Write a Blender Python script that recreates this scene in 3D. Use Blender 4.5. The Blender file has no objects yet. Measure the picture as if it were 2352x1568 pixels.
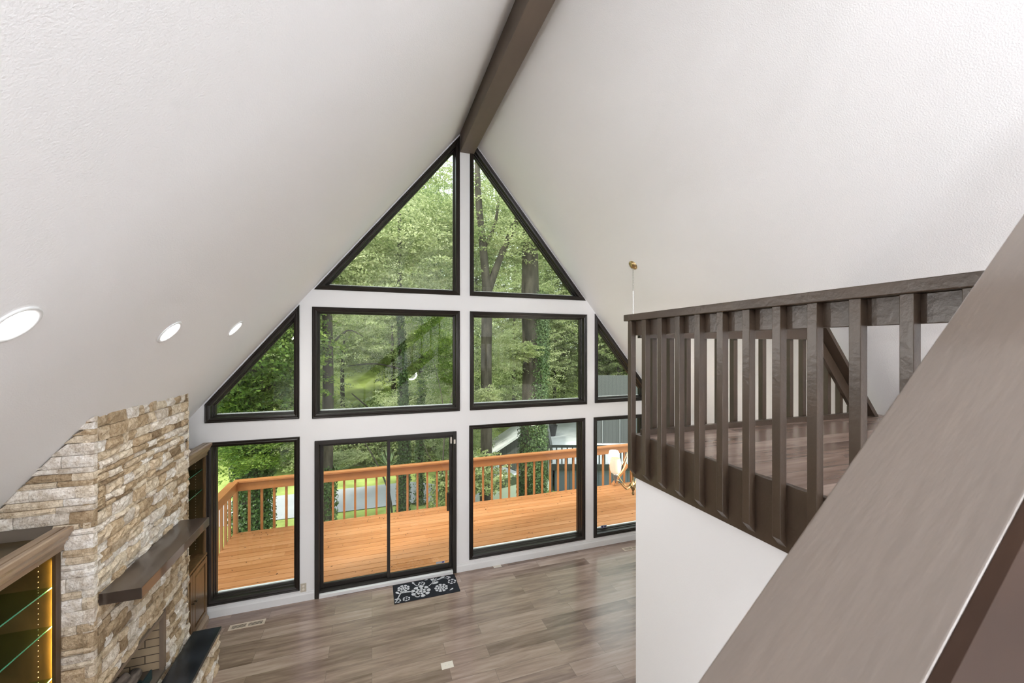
import bpy, bmesh, math, random
import numpy as np
from mathutils import Vector, Matrix
from mathutils.geometry import tessellate_polygon

S = bpy.context.scene
C = S.collection
PI = math.pi
random.seed(7)

# ------------------------------------------------------------------ camera
EYE = 3.39
cam_d = bpy.data.cameras.new('camera')
cam_d.sensor_width = 36.0
cam_d.lens = 928.0 / 2352 * 36
cam_d.shift_y = 11.0 / 2352
cam_d.clip_start = 0.02
cam_d.clip_end = 300
cam_d.dof.use_dof = True
cam_d.dof.focus_distance = 5.0
cam_d.dof.aperture_fstop = 9.0
cam = bpy.data.objects.new('camera', cam_d)
cam.location = (0, 0, EYE)
cam.rotation_euler = (PI / 2, 0, -math.radians(19.1))
C.objects.link(cam)
S.camera = cam

# ------------------------------------------------------------------ sky
SKY_STRENGTH = 3.4
w = bpy.data.worlds.new('sky')
S.world = w
w.use_nodes = True
nt = w.node_tree
nt.nodes.clear()
wo = nt.nodes.new('ShaderNodeOutputWorld')
bg = nt.nodes.new('ShaderNodeBackground')
tc = nt.nodes.new('ShaderNodeTexCoord')
sx = nt.nodes.new('ShaderNodeSeparateXYZ')
rp = nt.nodes.new('ShaderNodeValToRGB')
rp.color_ramp.elements[0].position = 0.0
rp.color_ramp.elements[0].color = (0.50, 0.56, 0.52, 1)
rp.color_ramp.elements[1].position = 0.55
rp.color_ramp.elements[1].color = (0.90, 0.96, 1.0, 1)
nt.links.new(tc.outputs['Generated'], sx.inputs[0])
nt.links.new(sx.outputs['Z'], rp.inputs[0])
nt.links.new(rp.outputs[0], bg.inputs[0])
bg.inputs[1].default_value = SKY_STRENGTH
nt.links.new(bg.outputs[0], wo.inputs[0])

# ------------------------------------------------------------------ sun (hazy)
sd = bpy.data.lights.new('sun', 'SUN')
sd.energy = 4.6
sd.angle = math.radians(6)
sd.color = (1.0, 0.95, 0.84)
so = bpy.data.objects.new('sun', sd)
so.rotation_euler = Vector((0.72, 0.30, -0.80)).to_track_quat('-Z', 'Y').to_euler()
so.location = (-10, -5, 20)
C.objects.link(so)

# ------------------------------------------------------------------ room light level
LAMP_W = 575.0
S.view_settings.view_transform = 'Standard'
S.view_settings.look = 'None'
S.view_settings.exposure = 0.0
S.view_settings.gamma = 1.0
S.view_settings.use_curve_mapping = False

# =================================================================== helpers
def tag(o, label=None, cat=None, group=None, kind=None):
    if label: o['label'] = label
    if cat: o['category'] = cat
    if group: o['group'] = group
    if kind: o['kind'] = kind
    return o

def empty(name, loc=(0, 0, 0), label=None, cat=None, group=None, kind=None, rz=0):
    o = bpy.data.objects.new(name, None)
    o.empty_display_size = 0.1
    o.location = loc
    o.rotation_euler = (0, 0, rz)
    C.objects.link(o)
    return tag(o, label, cat, group, kind)

class MB:
    def __init__(self):
        self.v = []; self.f = []
    def add(self, vs, fs):
        b = len(self.v)
        self.v += [tuple(p) for p in vs]
        self.f += [tuple(i + b for i in f) for f in fs]
        return self
    def box(self, x0, x1, y0, y1, z0, z1):
        return self.add([(x0,y0,z0),(x1,y0,z0),(x1,y1,z0),(x0,y1,z0),(x0,y0,z1),(x1,y0,z1),(x1,y1,z1),(x0,y1,z1)],
            [(0,3,2,1),(4,5,6,7),(0,1,5,4),(1,2,6,5),(2,3,7,6),(3,0,4,7)])
    def hexa(self, lo, hi):          # lo, hi: 4 points each
        return self.add(list(lo)+list(hi), [(0,3,2,1),(4,5,6,7),(0,1,5,4),(1,2,6,5),(2,3,7,6),(3,0,4,7)])
    def prism(self, poly, d):        # poly: 3D points, d: extrude vector
        n = len(poly); d = Vector(d)
        a = [Vector(p) for p in poly]; b = [p + d for p in a]
        fs = [tuple(range(n))[::-1], tuple(range(n, 2*n))]
        for i in range(n):
            j = (i+1) % n
            fs.append((i, j, n+j, n+i))
        return self.add(a+b, fs)
    def bar(self, p, q, wx, wy, up=(0,0,1)):
        p = Vector(p); q = Vector(q); d = (q-p).normalized()
        u = Vector(up)
        s = d.cross(u)
        if s.length < 1e-4: s = d.cross(Vector((1,0,0)))
        s.normalize(); t = s.cross(d).normalized()
        s *= wx/2; t *= wy/2
        return self.hexa([p-s-t, p+s-t, p+s+t, p-s+t], [q-s-t, q+s-t, q+s+t, q-s+t])
    def tube(self, pts, r, n=10, cap=True):
        pts = [Vector(p) for p in pts]
        rs = r if isinstance(r, (list, tuple)) else [r]*len(pts)
        vs = []; fs = []
        ref = None
        for i, p in enumerate(pts):
            d = (pts[min(i+1, len(pts)-1)] - pts[max(i-1, 0)]).normalized()
            if ref is None:
                ref = Vector((0,0,1)) if abs(d.z) < .9 else Vector((1,0,0))
            s = d.cross(ref).normalized(); t = s.cross(d).normalized(); ref = t
            for k in range(n):
                a = 2*PI*k/n
                vs.append(p + s*math.cos(a)*rs[i] + t*math.sin(a)*rs[i])
        for i in range(len(pts)-1):
            for k in range(n):
                k2 = (k+1) % n
                fs.append((i*n+k, i*n+k2, (i+1)*n+k2, (i+1)*n+k))
        if cap:
            fs.append(tuple(range(n))[::-1]); m = (len(pts)-1)*n
            fs.append(tuple(range(m, m+n)))
        return self.add(vs, fs)
    def lathe(self, prof, n=24, c=(0,0,0), axis=None):   # prof: (r, z)
        vs = []; fs = []
        M = Matrix.Identity(3)
        if axis is not None:
            M = Vector((0,0,1)).rotation_difference(Vector(axis).normalized()).to_matrix()
        c = Vector(c)
        for r, z in prof:
            for k in range(n):
                a = 2*PI*k/n
                vs.append(c + M @ Vector((r*math.cos(a), r*math.sin(a), z)))
        for i in range(len(prof)-1):
            for k in range(n):
                k2 = (k+1) % n
                fs.append((i*n+k, i*n+k2, (i+1)*n+k2, (i+1)*n+k))
        return self.add(vs, fs)
    def build(self, name, mat, parent=None, smooth=False, bevel=0, label=None, cat=None, group=None, kind=None, segs=2):
        me = bpy.data.meshes.new(name)
        me.from_pydata(self.v, [], self.f)
        bm = bmesh.new(); bm.from_mesh(me)
        bmesh.ops.recalc_face_normals(bm, faces=bm.faces)
        bm.to_mesh(me); bm.free()
        if mat: me.materials.append(mat)
        o = bpy.data.objects.new(name, me)
        C.objects.link(o)
        if parent: o.parent = parent
        if smooth:
            for p in me.polygons: p.use_smooth = True
        if bevel:
            m = o.modifiers.new('bevel', 'BEVEL'); m.width = bevel; m.segments = segs; m.limit_method = 'ANGLE'
            m.angle_limit = math.radians(40)
        return tag(o, label, cat, group, kind)

def copy_tree(o, parent=None):
    c = o.copy(); C.objects.link(c)
    if parent: c.parent = parent
    for ch in list(o.children):
        copy_tree(ch, c)
    return c

# =================================================================== materials
def newmat(name):
    m = bpy.data.materials.new(name); m.use_nodes = True
    n = m.node_tree.nodes; b = n['Principled BSDF']
    return m, m.node_tree, b

def L(t, a, b): t.links.new(a, b)

def mat_plain(name, col, rough=.5, spec=.5, metal=0, bump=0, bscale=60, var=0, vscale=8, stretch=None, coat=0):
    m, t, b = newmat(name)
    b.inputs['Base Color'].default_value = (*col, 1)
    b.inputs['Roughness'].default_value = rough
    b.inputs['Specular IOR Level'].default_value = spec
    b.inputs['Metallic'].default_value = metal
    b.inputs['Coat Weight'].default_value = coat
    tc = t.nodes.new('ShaderNodeTexCoord'); mp = t.nodes.new('ShaderNodeMapping')
    L(t, tc.outputs['Object'], mp.inputs[0])
    if stretch: mp.inputs['Scale'].default_value = stretch
    if var:
        nz = t.nodes.new('ShaderNodeTexNoise'); nz.inputs['Scale'].default_value = vscale; nz.inputs['Detail'].default_value = 6
        L(t, mp.outputs[0], nz.inputs['Vector'])
        r = t.nodes.new('ShaderNodeValToRGB')
        r.color_ramp.elements[0].position = .3; r.color_ramp.elements[1].position = .7
        r.color_ramp.elements[0].color = (*[c*(1-var) for c in col], 1)
        r.color_ramp.elements[1].color = (*[min(1, c*(1+var)) for c in col], 1)
        L(t, nz.outputs[0], r.inputs[0]); L(t, r.outputs[0], b.inputs['Base Color'])
    if bump:
        nz = t.nodes.new('ShaderNodeTexNoise'); nz.inputs['Scale'].default_value = bscale; nz.inputs['Detail'].default_value = 4
        L(t, mp.outputs[0], nz.inputs['Vector'])
        bp = t.nodes.new('ShaderNodeBump'); bp.inputs['Strength'].default_value = bump; bp.inputs['Distance'].default_value = .01
        L(t, nz.outputs[0], bp.inputs['Height']); L(t, bp.outputs[0], b.inputs['Normal'])
    return m

M = {}
M['wall'] = mat_plain('wall_paint', (.86,.86,.86), .85, .2, bump=.06, bscale=120)
M['ceiling'] = mat_plain('ceiling_paint', (.93,.93,.935), .9, .2, bump=.22, bscale=130)
M['trimwhite'] = mat_plain('white_trim', (.80,.81,.81), .5, .4)
M['winframe'] = mat_plain('window_stain', (.014,.0105,.008), .36, .4, bump=.05, bscale=30, var=.25, vscale=3, stretch=(1,1,1))
M['doorframe'] = mat_plain('door_metal', (.020,.017,.014), .4, .4)
M['rail'] = mat_plain('rail_paint', (.060,.040,.026), .30, .6, bump=.16, bscale=40, var=.12, vscale=5)
M['cap'] = mat_plain('cap_paint', (.118,.088,.066), .38, .9, coat=1.0, bump=.16, bscale=22, var=.10, vscale=4, stretch=(.5,3,.5))
M['beam'] = mat_plain('beam_paint', (.150,.115,.090), .50, .5, bump=.10, bscale=8, var=.10, vscale=2, stretch=(2,.6,2))
M['hidden_wood'] = mat_plain('board_wood', (.026,.012,.006), .65, .2, var=.2, vscale=6)
M['mantel'] = mat_plain('mantel_wood', (.048,.034,.026), .28, .8, coat=.6, var=.2, vscale=4, stretch=(1,.3,1))
M['slate'] = mat_plain('slate', (.018,.022,.028), .22, .6, var=.45, vscale=6, bump=.08, bscale=20)
M['brass'] = mat_plain('brass', (.55,.40,.20), .25, .5, metal=1)
M['silver'] = mat_plain('steel', (.6,.6,.58), .3, .5, metal=1)
M['bronze'] = mat_plain('dark_bronze', (.06,.045,.03), .4, .5, metal=.7)
M['vent'] = mat_plain('vent_metal', (.55,.45,.36), .4, .5)
M['dark'] = mat_plain('dark_gap', (.01,.008,.007), .6, .3)
M['plate'] = mat_plain('plate_plastic', (.75,.70,.62), .4, .5)
M['outlet'] = mat_plain('outlet_plastic', (.52,.47,.38), .45, .5)
M['bark'] = mat_plain('bark', (.075,.066,.052), .95, .1, bump=.9, bscale=14, var=.4, vscale=9, stretch=(1,1,.25))
M['barkdark'] = mat_plain('bark_dark', (.05,.045,.035), .95, .1, bump=.9, bscale=14, var=.4, vscale=9, stretch=(1,1,.25))
M['log'] = mat_plain('log_bark', (.15,.12,.10), .9, .2, bump=1, bscale=30, var=.6, vscale=25, stretch=(1,.3,1))
M['iron'] = mat_plain('grate_iron', (.02,.05,.055), .4, .5, metal=.4)
M['mortar'] = mat_plain('mortar', (.16,.13,.10), .95, .1)
M['concrete'] = mat_plain('driveway', (.38,.39,.42), .85, .2, var=.12, vscale=.8)
M['grass'] = mat_plain('lawn', (.33,.40,.12), .95, .1, var=.35, vscale=1.4, bump=.5, bscale=40)
M['siding'] = None
M['houseroof'] = mat_plain('pale_deck_floor', (.55,.56,.57), .7, .3, var=.1, vscale=2)
M['blackrail'] = mat_plain('black_rail_paint', (.02,.022,.024), .5, .4)
M['carblue'] = mat_plain('car_paint_blue', (.05,.09,.30), .2, .6)
M['carsilver'] = mat_plain('car_paint_silver', (.55,.57,.60), .2, .6, metal=.3)
M['carglass'] = mat_plain('car_glass', (.03,.04,.05), .05, .8)
M['rubber'] = mat_plain('rubber', (.012,.012,.012), .7, .3)
M['matblack'] = mat_plain('mat_dark', (.018,.02,.026), .9, .2, bump=.4, bscale=400)
M['matwhite'] = mat_plain('mat_white', (.62,.62,.66), .9, .2, bump=.4, bscale=400)
M['label'] = mat_plain('label_grey', (.45,.47,.5), .4, .4)
M['labelblue'] = mat_plain('label_blue', (.06,.06,.22), .4, .4)
M['planter'] = mat_plain('planter_dark', (.03,.03,.03), .6, .4)
M['debris'] = mat_plain('dead_leaf', (.04,.022,.012), .8, .2)
M['rough_orange_edge'] = mat_plain('deck_rail_stain', (.36,.145,.050), .42, .45, var=.10, vscale=3)
M['warm_bulb'] = None

def mat_emit(name, col, s):
    m, t, b = newmat(name)
    b.inputs['Base Color'].default_value = (*col, 1)
    b.inputs['Emission Color'].default_value = (*col, 1)
    b.inputs['Emission Strength'].default_value = s
    return m
M['can_glow'] = mat_emit('lamp_disc', (1, .98, .95), 14)
M['globe'] = mat_emit('globe_glass', (1, .975, .95), 6)
M['shade_lit'] = mat_emit('lit_glass_shade', (1, .95, .88), 18)
M['shade'] = mat_emit('dim_glass_shade', (1, .80, .58), .45)
M['led'] = mat_emit('light_strip', (1, .66, .16), 170)

def mat_glass(name, tint=(1,1,1), refl=1.5):
    m = bpy.data.materials.new(name); m.use_nodes = True
    t = m.node_tree; t.nodes.clear()
    o = t.nodes.new('ShaderNodeOutputMaterial')
    mx = t.nodes.new('ShaderNodeMixShader'); tr = t.nodes.new('ShaderNodeBsdfTransparent'); gl = t.nodes.new('ShaderNodeBsdfGlossy')
    f0 = ((refl-1)/(refl+1))**2
    lw = t.nodes.new('ShaderNodeLayerWeight'); lw.inputs[0].default_value = .5
    pw = t.nodes.new('ShaderNodeMath'); pw.operation = 'POWER'; pw.inputs[1].default_value = 5
    fr = t.nodes.new('ShaderNodeMath'); fr.operation = 'MULTIPLY_ADD'; fr.inputs[1].default_value = 1-f0; fr.inputs[2].default_value = f0
    L(t, lw.outputs['Facing'], pw.inputs[0]); L(t, pw.outputs[0], fr.inputs[0])
    tr.inputs[0].default_value = (*tint, 1)
    gl.inputs['Roughness'].default_value = .0
    L(t, fr.outputs[0], mx.inputs[0]); L(t, tr.outputs[0], mx.inputs[1]); L(t, gl.outputs[0], mx.inputs[2]); L(t, mx.outputs[0], o.inputs[0])
    return m
M['glass'] = mat_glass('window_glass', (.97,.99,.97), 1.38)
M['shelfglass'] = mat_glass('shelf_glass', (.80,.93,.84), 1.5)
M['glassedge'] = mat_plain('glass_edge', (.05,.27,.17), .2, .6)

def mat_planks(name, cols, pw, pl, rough, grain=(2.5, 30, 1), mortar=.0015, mcol=(.03,.02,.015), ior=1.5, bump=.1, gl_var=.1, offs=.37):
    """boards running along X"""
    m, t, b = newmat(name)
    tc = t.nodes.new('ShaderNodeTexCoord')
    br = t.nodes.new('ShaderNodeTexBrick')
    br.offset = offs; br.offset_frequency = 2
    br.inputs['Scale'].default_value = 1
    br.inputs['Brick Width'].default_value = pl; br.inputs['Row Height'].default_value = pw
    br.inputs['Mortar Size'].default_value = mortar; br.inputs['Mortar Smooth'].default_value = 0
    br.inputs['Bias'].default_value = 0
    br.inputs['Color1'].default_value = (0,0,0,1); br.inputs['Color2'].default_value = (1,1,1,1); br.inputs['Mortar'].default_value = (.5,.5,.5,1)
    L(t, tc.outputs['Object'], br.inputs['Vector'])
    mp = t.nodes.new('ShaderNodeMapping'); mp.inputs['Scale'].default_value = grain
    L(t, tc.outputs['Object'], mp.inputs[0])
    nz = t.nodes.new('ShaderNodeTexNoise'); nz.inputs['Scale'].default_value = 1; nz.inputs['Detail'].default_value = 8; nz.inputs['Roughness'].default_value = .6
    nz.inputs['Distortion'].default_value = .4
    # shift the grain from board to board
    sc = t.nodes.new('ShaderNodeVectorMath'); sc.operation = 'MULTIPLY_ADD'
    L(t, br.outputs['Color'], sc.inputs[0]); sc.inputs[1].default_value = (13, 7, 5); L(t, mp.outputs[0], sc.inputs[2])
    L(t, sc.outputs[0], nz.inputs['Vector'])
    mix = t.nodes.new('ShaderNodeMath'); mix.operation = 'MULTIPLY_ADD'
    L(t, br.outputs['Color'], mix.inputs[0]); mix.inputs[1].default_value = .38
    ad = t.nodes.new('ShaderNodeMath'); ad.operation = 'MULTIPLY_ADD'; ad.inputs[1].default_value = 1.1; ad.inputs[2].default_value = -.24
    L(t, nz.outputs[0], ad.inputs[0]); L(t, ad.outputs[0], mix.inputs[2])
    r = t.nodes.new('ShaderNodeValToRGB')
    r.color_ramp.elements[0].position = .15; r.color_ramp.elements[0].color = (*cols[0], 1)
    r.color_ramp.elements[1].position = .85; r.color_ramp.elements[1].color = (*cols[-1], 1)
    for i, c in enumerate(cols[1:-1]):
        e = r.color_ramp.elements.new(.15 + .7*(i+1)/(len(cols)-1)); e.color = (*c, 1)
    L(t, mix.outputs[0], r.inputs[0])
    mm = t.nodes.new('ShaderNodeMix'); mm.data_type = 'RGBA'
    L(t, br.outputs['Fac'], mm.inputs['Factor']); L(t, r.outputs[0], mm.inputs['A']); mm.inputs['B'].default_value = (*mcol, 1)
    L(t, mm.outputs['Result'], b.inputs['Base Color'])
    b.inputs['Roughness'].default_value = rough
    b.inputs['IOR'].default_value = ior
    bp = t.nodes.new('ShaderNodeBump'); bp.inputs['Strength'].default_value = bump; bp.inputs['Distance'].default_value = .004
    L(t, nz.outputs[0], bp.inputs['Height']); L(t, bp.outputs[0], b.inputs['Normal'])
    return m
M['floor'] = mat_planks('floor_planks', [(.120,.074,.056),(.275,.192,.152),(.44,.335,.28)], .185, 1.22, .24, grain=(1.8,16,1), ior=1.8, mcol=(.16,.12,.095), bump=.06)
M['deck'] = mat_planks('deck_stain', [(.34,.132,.048),(.45,.195,.080),(.53,.255,.120)], .145, 3.7, .24, grain=(1.2,12,1), mortar=.0, mcol=(.05,.02,.01), ior=1.5, bump=.15)

def mat_wood(name, dark, light, rough=.3, stretch=(14,14,1.2)):
    m, t, b = newmat(name)
    tc = t.nodes.new('ShaderNodeTexCoord'); mp = t.nodes.new('ShaderNodeMapping'); mp.inputs['Scale'].default_value = stretch
    nz = t.nodes.new('ShaderNodeTexNoise'); nz.inputs['Scale'].default_value = 1.5; nz.inputs['Detail'].default_value = 7; nz.inputs['Distortion'].default_value = .8
    r = t.nodes.new('ShaderNodeValToRGB'); r.color_ramp.elements[0].position = .3; r.color_ramp.elements[1].position = .7
    r.color_ramp.elements[0].color = (*dark,1); r.color_ramp.elements[1].color = (*light,1)
    L(t, tc.outputs['Object'], mp.inputs[0]); L(t, mp.outputs[0], nz.inputs['Vector']); L(t, nz.outputs[0], r.inputs[0]); L(t, r.outputs[0], b.inputs['Base Color'])
    b.inputs['Roughness'].default_value = rough
    return m
M['cabinet'] = mat_wood('cabinet_oak', (.085,.046,.018), (.19,.110,.048))
M['cabdark'] = mat_wood('cabinet_inside', (.035,.024,.008), (.095,.062,.022), .35, (3,3,1.5))
M['cabframe'] = mat_wood('cabinet_dark_frame', (.040,.022,.009), (.095,.055,.024))
M['crown'] = mat_wood('crown_oak', (.20,.135,.085), (.36,.265,.185), .3, (14,1.2,14))

def mat_stone():
    m, t, b = newmat('ledger_stone')
    g = t.nodes.new('ShaderNodeNewGeometry'); tc = t.nodes.new('ShaderNodeTexCoord')
    r = t.nodes.new('ShaderNodeValToRGB'); r.color_ramp.interpolation = 'LINEAR'
    stops = [(0,(.30,.225,.145)),(.12,(.44,.345,.23)),(.26,(.57,.46,.32)),(.40,(.68,.585,.45)),(.54,(.76,.69,.57)),(.68,(.83,.79,.73)),(.85,(.88,.87,.85)),(1,(.64,.59,.52))]
    r.color_ramp.elements[0].color = (*stops[0][1],1); r.color_ramp.elements[1].color = (*stops[-1][1],1)
    for p, c in stops[1:-1]:
        e = r.color_ramp.elements.new(p); e.color = (*c,1)
    L(t, g.outputs['Random Per Island'], r.inputs[0])
    nz = t.nodes.new('ShaderNodeTexNoise'); nz.inputs['Scale'].default_value = 22; nz.inputs['Detail'].default_value = 8; nz.inputs['Roughness'].default_value = .65
    L(t, tc.outputs['Object'], nz.inputs['Vector'])
    r2 = t.nodes.new('ShaderNodeValToRGB'); r2.color_ramp.elements[0].position = .38; r2.color_ramp.elements[1].position = .62
    r2.color_ramp.elements[0].color = (.62,.52,.40,1); r2.color_ramp.elements[1].color = (1.15,1.12,1.08,1)
    L(t, nz.outputs[0], r2.inputs[0])
    mx = t.nodes.new('ShaderNodeMix'); mx.data_type = 'RGBA'; mx.blend_type = 'MULTIPLY'; mx.inputs['Factor'].default_value = .75
    L(t, r.outputs[0], mx.inputs['A']); L(t, r2.outputs[0], mx.inputs['B']); L(t, mx.outputs['Result'], b.inputs['Base Color'])
    pz = t.nodes.new('ShaderNodeTexNoise'); pz.inputs['Scale'].default_value = 85; pz.inputs['Detail'].default_value = 5
    L(t, tc.outputs['Object'], pz.inputs['Vector'])
    pr_ = t.nodes.new('ShaderNodeValToRGB'); pr_.color_ramp.elements[0].position = .36; pr_.color_ramp.elements[1].position = .46
    pr_.color_ramp.elements[0].color = (.45,.36,.26,1); pr_.color_ramp.elements[1].color = (1,1,1,1)
    L(t, pz.outputs[0], pr_.inputs[0])
    m2 = t.nodes.new('ShaderNodeMix'); m2.data_type = 'RGBA'; m2.blend_type = 'MULTIPLY'; m2.inputs['Factor'].default_value = .45
    L(t, mx.outputs['Result'], m2.inputs['A']); L(t, pr_.outputs[0], m2.inputs['B']); L(t, m2.outputs['Result'], b.inputs['Base Color'])
    nz2 = t.nodes.new('ShaderNodeTexNoise'); nz2.inputs['Scale'].default_value = 60; nz2.inputs['Detail'].default_value = 6
    L(t, tc.outputs['Object'], nz2.inputs['Vector'])
    bp = t.nodes.new('ShaderNodeBump'); bp.inputs['Strength'].default_value = .9; bp.inputs['Distance'].default_value = .012
    L(t, nz2.outputs[0], bp.inputs['Height']); L(t, bp.outputs[0], b.inputs['Normal'])
    b.inputs['Roughness'].default_value = .85; b.inputs['Specular IOR Level'].default_value = .3
    return m
M['stone'] = mat_stone()

def mat_brick():
    m, t, b = newmat('firebrick')
    tc = t.nodes.new('ShaderNodeTexCoord'); br = t.nodes.new('ShaderNodeTexBrick')
    sp = t.nodes.new('ShaderNodeSeparateXYZ'); cb = t.nodes.new('ShaderNodeCombineXYZ'); ad = t.nodes.new('ShaderNodeMath')
    L(t, tc.outputs['Object'], sp.inputs[0]); L(t, sp.outputs['X'], ad.inputs[0]); L(t, sp.outputs['Y'], ad.inputs[1])
    L(t, ad.outputs[0], cb.inputs['X']); L(t, sp.outputs['Z'], cb.inputs['Y']); L(t, cb.outputs[0], br.inputs['Vector'])
    br.inputs['Scale'].default_value = 1; br.inputs['Brick Width'].default_value = .22; br.inputs['Row Height'].default_value = .072
    br.inputs['Mortar Size'].default_value = .004
    br.inputs['Color1'].default_value = (.50,.38,.24,1); br.inputs['Color2'].default_value = (.42,.31,.19,1); br.inputs['Mortar'].default_value = (.08,.06,.04,1)
    L(t, br.outputs['Color'], b.inputs['Base Color']); b.inputs['Roughness'].default_value = .9
    return m
M['firebrick'] = mat_brick()

def mat_siding(name, c1, c2, wv, axis):
    m, t, b = newmat(name)
    tc = t.nodes.new('ShaderNodeTexCoord'); wt = t.nodes.new('ShaderNodeTexWave')
    wt.wave_type = 'BANDS'; wt.bands_direction = axis; wt.wave_profile = 'SAW'; wt.inputs['Scale'].default_value = wv; wt.inputs['Distortion'].default_value = 0
    L(t, tc.outputs['Object'], wt.inputs['Vector'])
    r = t.nodes.new('ShaderNodeValToRGB'); r.color_ramp.elements[0].position = .0; r.color_ramp.elements[0].color = (*c1,1)
    r.color_ramp.elements[1].position = .12; r.color_ramp.elements[1].color = (*c2,1)
    L(t, wt.outputs[0], r.inputs[0]); L(t, r.outputs[0], b.inputs['Base Color']); b.inputs['Roughness'].default_value = .8
    return m
M['siding'] = mat_siding('grey_siding', (.025,.028,.028), (.075,.08,.078), 1.6, 'X')
M['sidingh'] = mat_siding('slate_blue_wall', (.05,.06,.07), (.10,.12,.15), .5, 'X')

def mat_leaf(name, cols, trans=.45, rough=.5):
    m = bpy.data.materials.new(name); m.use_nodes = True
    t = m.node_tree; t.nodes.clear()
    o = t.nodes.new('ShaderNodeOutputMaterial')
    g = t.nodes.new('ShaderNodeNewGeometry'); oi = t.nodes.new('ShaderNodeObjectInfo')
    tc = t.nodes.new('ShaderNodeTexCoord'); nz = t.nodes.new('ShaderNodeTexNoise'); nz.inputs['Scale'].default_value = .7; nz.inputs['Detail'].default_value = 3
    L(t, tc.outputs['Object'], nz.inputs['Vector'])
    a = t.nodes.new('ShaderNodeMath'); a.operation = 'MULTIPLY_ADD'; a.inputs[1].default_value = .42; L(t, g.outputs['Random Per Island'], a.inputs[0])
    a2 = t.nodes.new('ShaderNodeMath'); a2.operation = 'MULTIPLY_ADD'; a2.inputs[1].default_value = .22; L(t, oi.outputs['Random'], a2.inputs[0])
    a3 = t.nodes.new('ShaderNodeMath'); a3.operation = 'MULTIPLY_ADD'; a3.inputs[1].default_value = 1.0; a3.inputs[2].default_value = -.34; L(t, nz.outputs[0], a3.inputs[0])
    L(t, a3.outputs[0], a2.inputs[2]); L(t, a2.outputs[0], a.inputs[2])
    r = t.nodes.new('ShaderNodeValToRGB')
    r.color_ramp.elements[0].position = .1; r.color_ramp.elements[0].color = (*cols[0],1)
    r.color_ramp.elements[1].position = .9; r.color_ramp.elements[1].color = (*cols[-1],1)
    for i, c in enumerate(cols[1:-1]):
        e = r.color_ramp.elements.new(.1 + .8*(i+1)/(len(cols)-1)); e.color = (*c,1)
    L(t, a.outputs[0], r.inputs[0])
    d = t.nodes.new('ShaderNodeBsdfPrincipled'); d.inputs['Roughness'].default_value = rough; d.inputs['Specular IOR Level'].default_value = .35
    tl = t.nodes.new('ShaderNodeBsdfTranslucent'); mx = t.nodes.new('ShaderNodeMixShader'); mx.inputs[0].default_value = trans
    L(t, r.outputs[0], d.inputs['Base Color']); L(t, r.outputs[0], tl.inputs[0])
    L(t, d.outputs[0], mx.inputs[1]); L(t, tl.outputs[0], mx.inputs[2]); L(t, mx.outputs[0], o.inputs[0])
    return m
M['leafA'] = mat_leaf('maple_leaf', [(.05,.10,.02),(.13,.22,.045),(.28,.38,.08),(.46,.55,.16)], .5)
M['leafB'] = mat_leaf('woodland_leaf', [(.09,.14,.05),(.24,.30,.12),(.43,.49,.23),(.70,.72,.44)], .55)
M['leafC'] = mat_leaf('light_leaf', [(.13,.19,.07),(.31,.37,.16),(.53,.57,.31),(.80,.80,.55)], .55)
M['ivy'] = mat_leaf('ivy_leaf', [(.03,.06,.018),(.06,.11,.03),(.13,.20,.07),(.30,.40,.18)], .25, .4)
M['yucca'] = mat_leaf('yucca_leaf', [(.20,.30,.16),(.35,.45,.28),(.5,.6,.42)], .2)

# =================================================================== room geometry
YW = 6.0            # window wall, room side
XC = 1.3225         # ridge
def zl(x): return 2.92 + 1.21*(x + 1.78)          # left roof slope underside
def zr(x): return zl(2*XC - x)
def zc(x): return zl(x) if x < XC else zr(x)
APEX = zl(XC)
XL, XR = -2.42, 2*XC + 2.42
YB = -4.2

def wall_with_holes(name, outer, holes, y, th, mat, **kw):
    polys = [outer] + holes
    flat = [p for q in polys for p in q]
    tris = tessellate_polygon([[Vector((p[0], p[1], 0)) for p in q] for q in polys])
    n = len(flat)
    vs = [(p[0], y, p[1]) for p in flat] + [(p[0], y+th, p[1]) for p in flat]
    fs = [tuple(t) for t in tris] + [tuple(i+n for i in t)[::-1] for t in tris]
    b = 0
    for q in polys:
        k = len(q)
        for i in range(k):
            j = (i+1) % k
            fs.append((b+i, b+j, n+b+j, n+b+i))
        b += k
    me = bpy.data.meshes.new(name); me.from_pydata(vs, [], fs)
    bm = bmesh.new(); bm.from_mesh(me); bmesh.ops.recalc_face_normals(bm, faces=bm.faces); bm.to_mesh(me); bm.free()
    me.materials.append(mat)
    o = bpy.data.objects.new(name, me); C.objects.link(o)
    return tag(o, **kw)

def mirror(poly): return [(2*XC - x, z) for x, z in poly][::-1]
off = .030
tri_x = (4.155 + off - 2.92)/1.21 - 1.78
TL = [(tri_x, 4.155), (1.245, 4.155), (1.245, zl(1.245)-off)]
TR = mirror(TL)
MB_ = [(-.76, 2.42), (1.245, 2.42), (1.245, 3.92), (-.76, 3.92)]
MC = mirror(MB_)
LT = [(-1.965, 2.435), (-.912, 2.43), (-.912, zl(-.912)-off), (-1.965, zl(-1.965)-off)]
RT = mirror(LT)
WA = [(-1.955, .150), (-.908, .150), (-.908, 2.190), (-1.955, 2.190)]
WC = [(1.390, .158), (3.372, .158), (3.372, 2.190), (1.390, 2.190)]
WD = [(3.535, .158), (4.60, .158), (4.60, 2.190), (3.535, 2.190)]
DOOR = [(-.73, .0), (1.195, .0), (1.195, 2.118), (-.73, 2.118)]
RT = [(x+.0, z) for x, z in RT]

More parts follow.
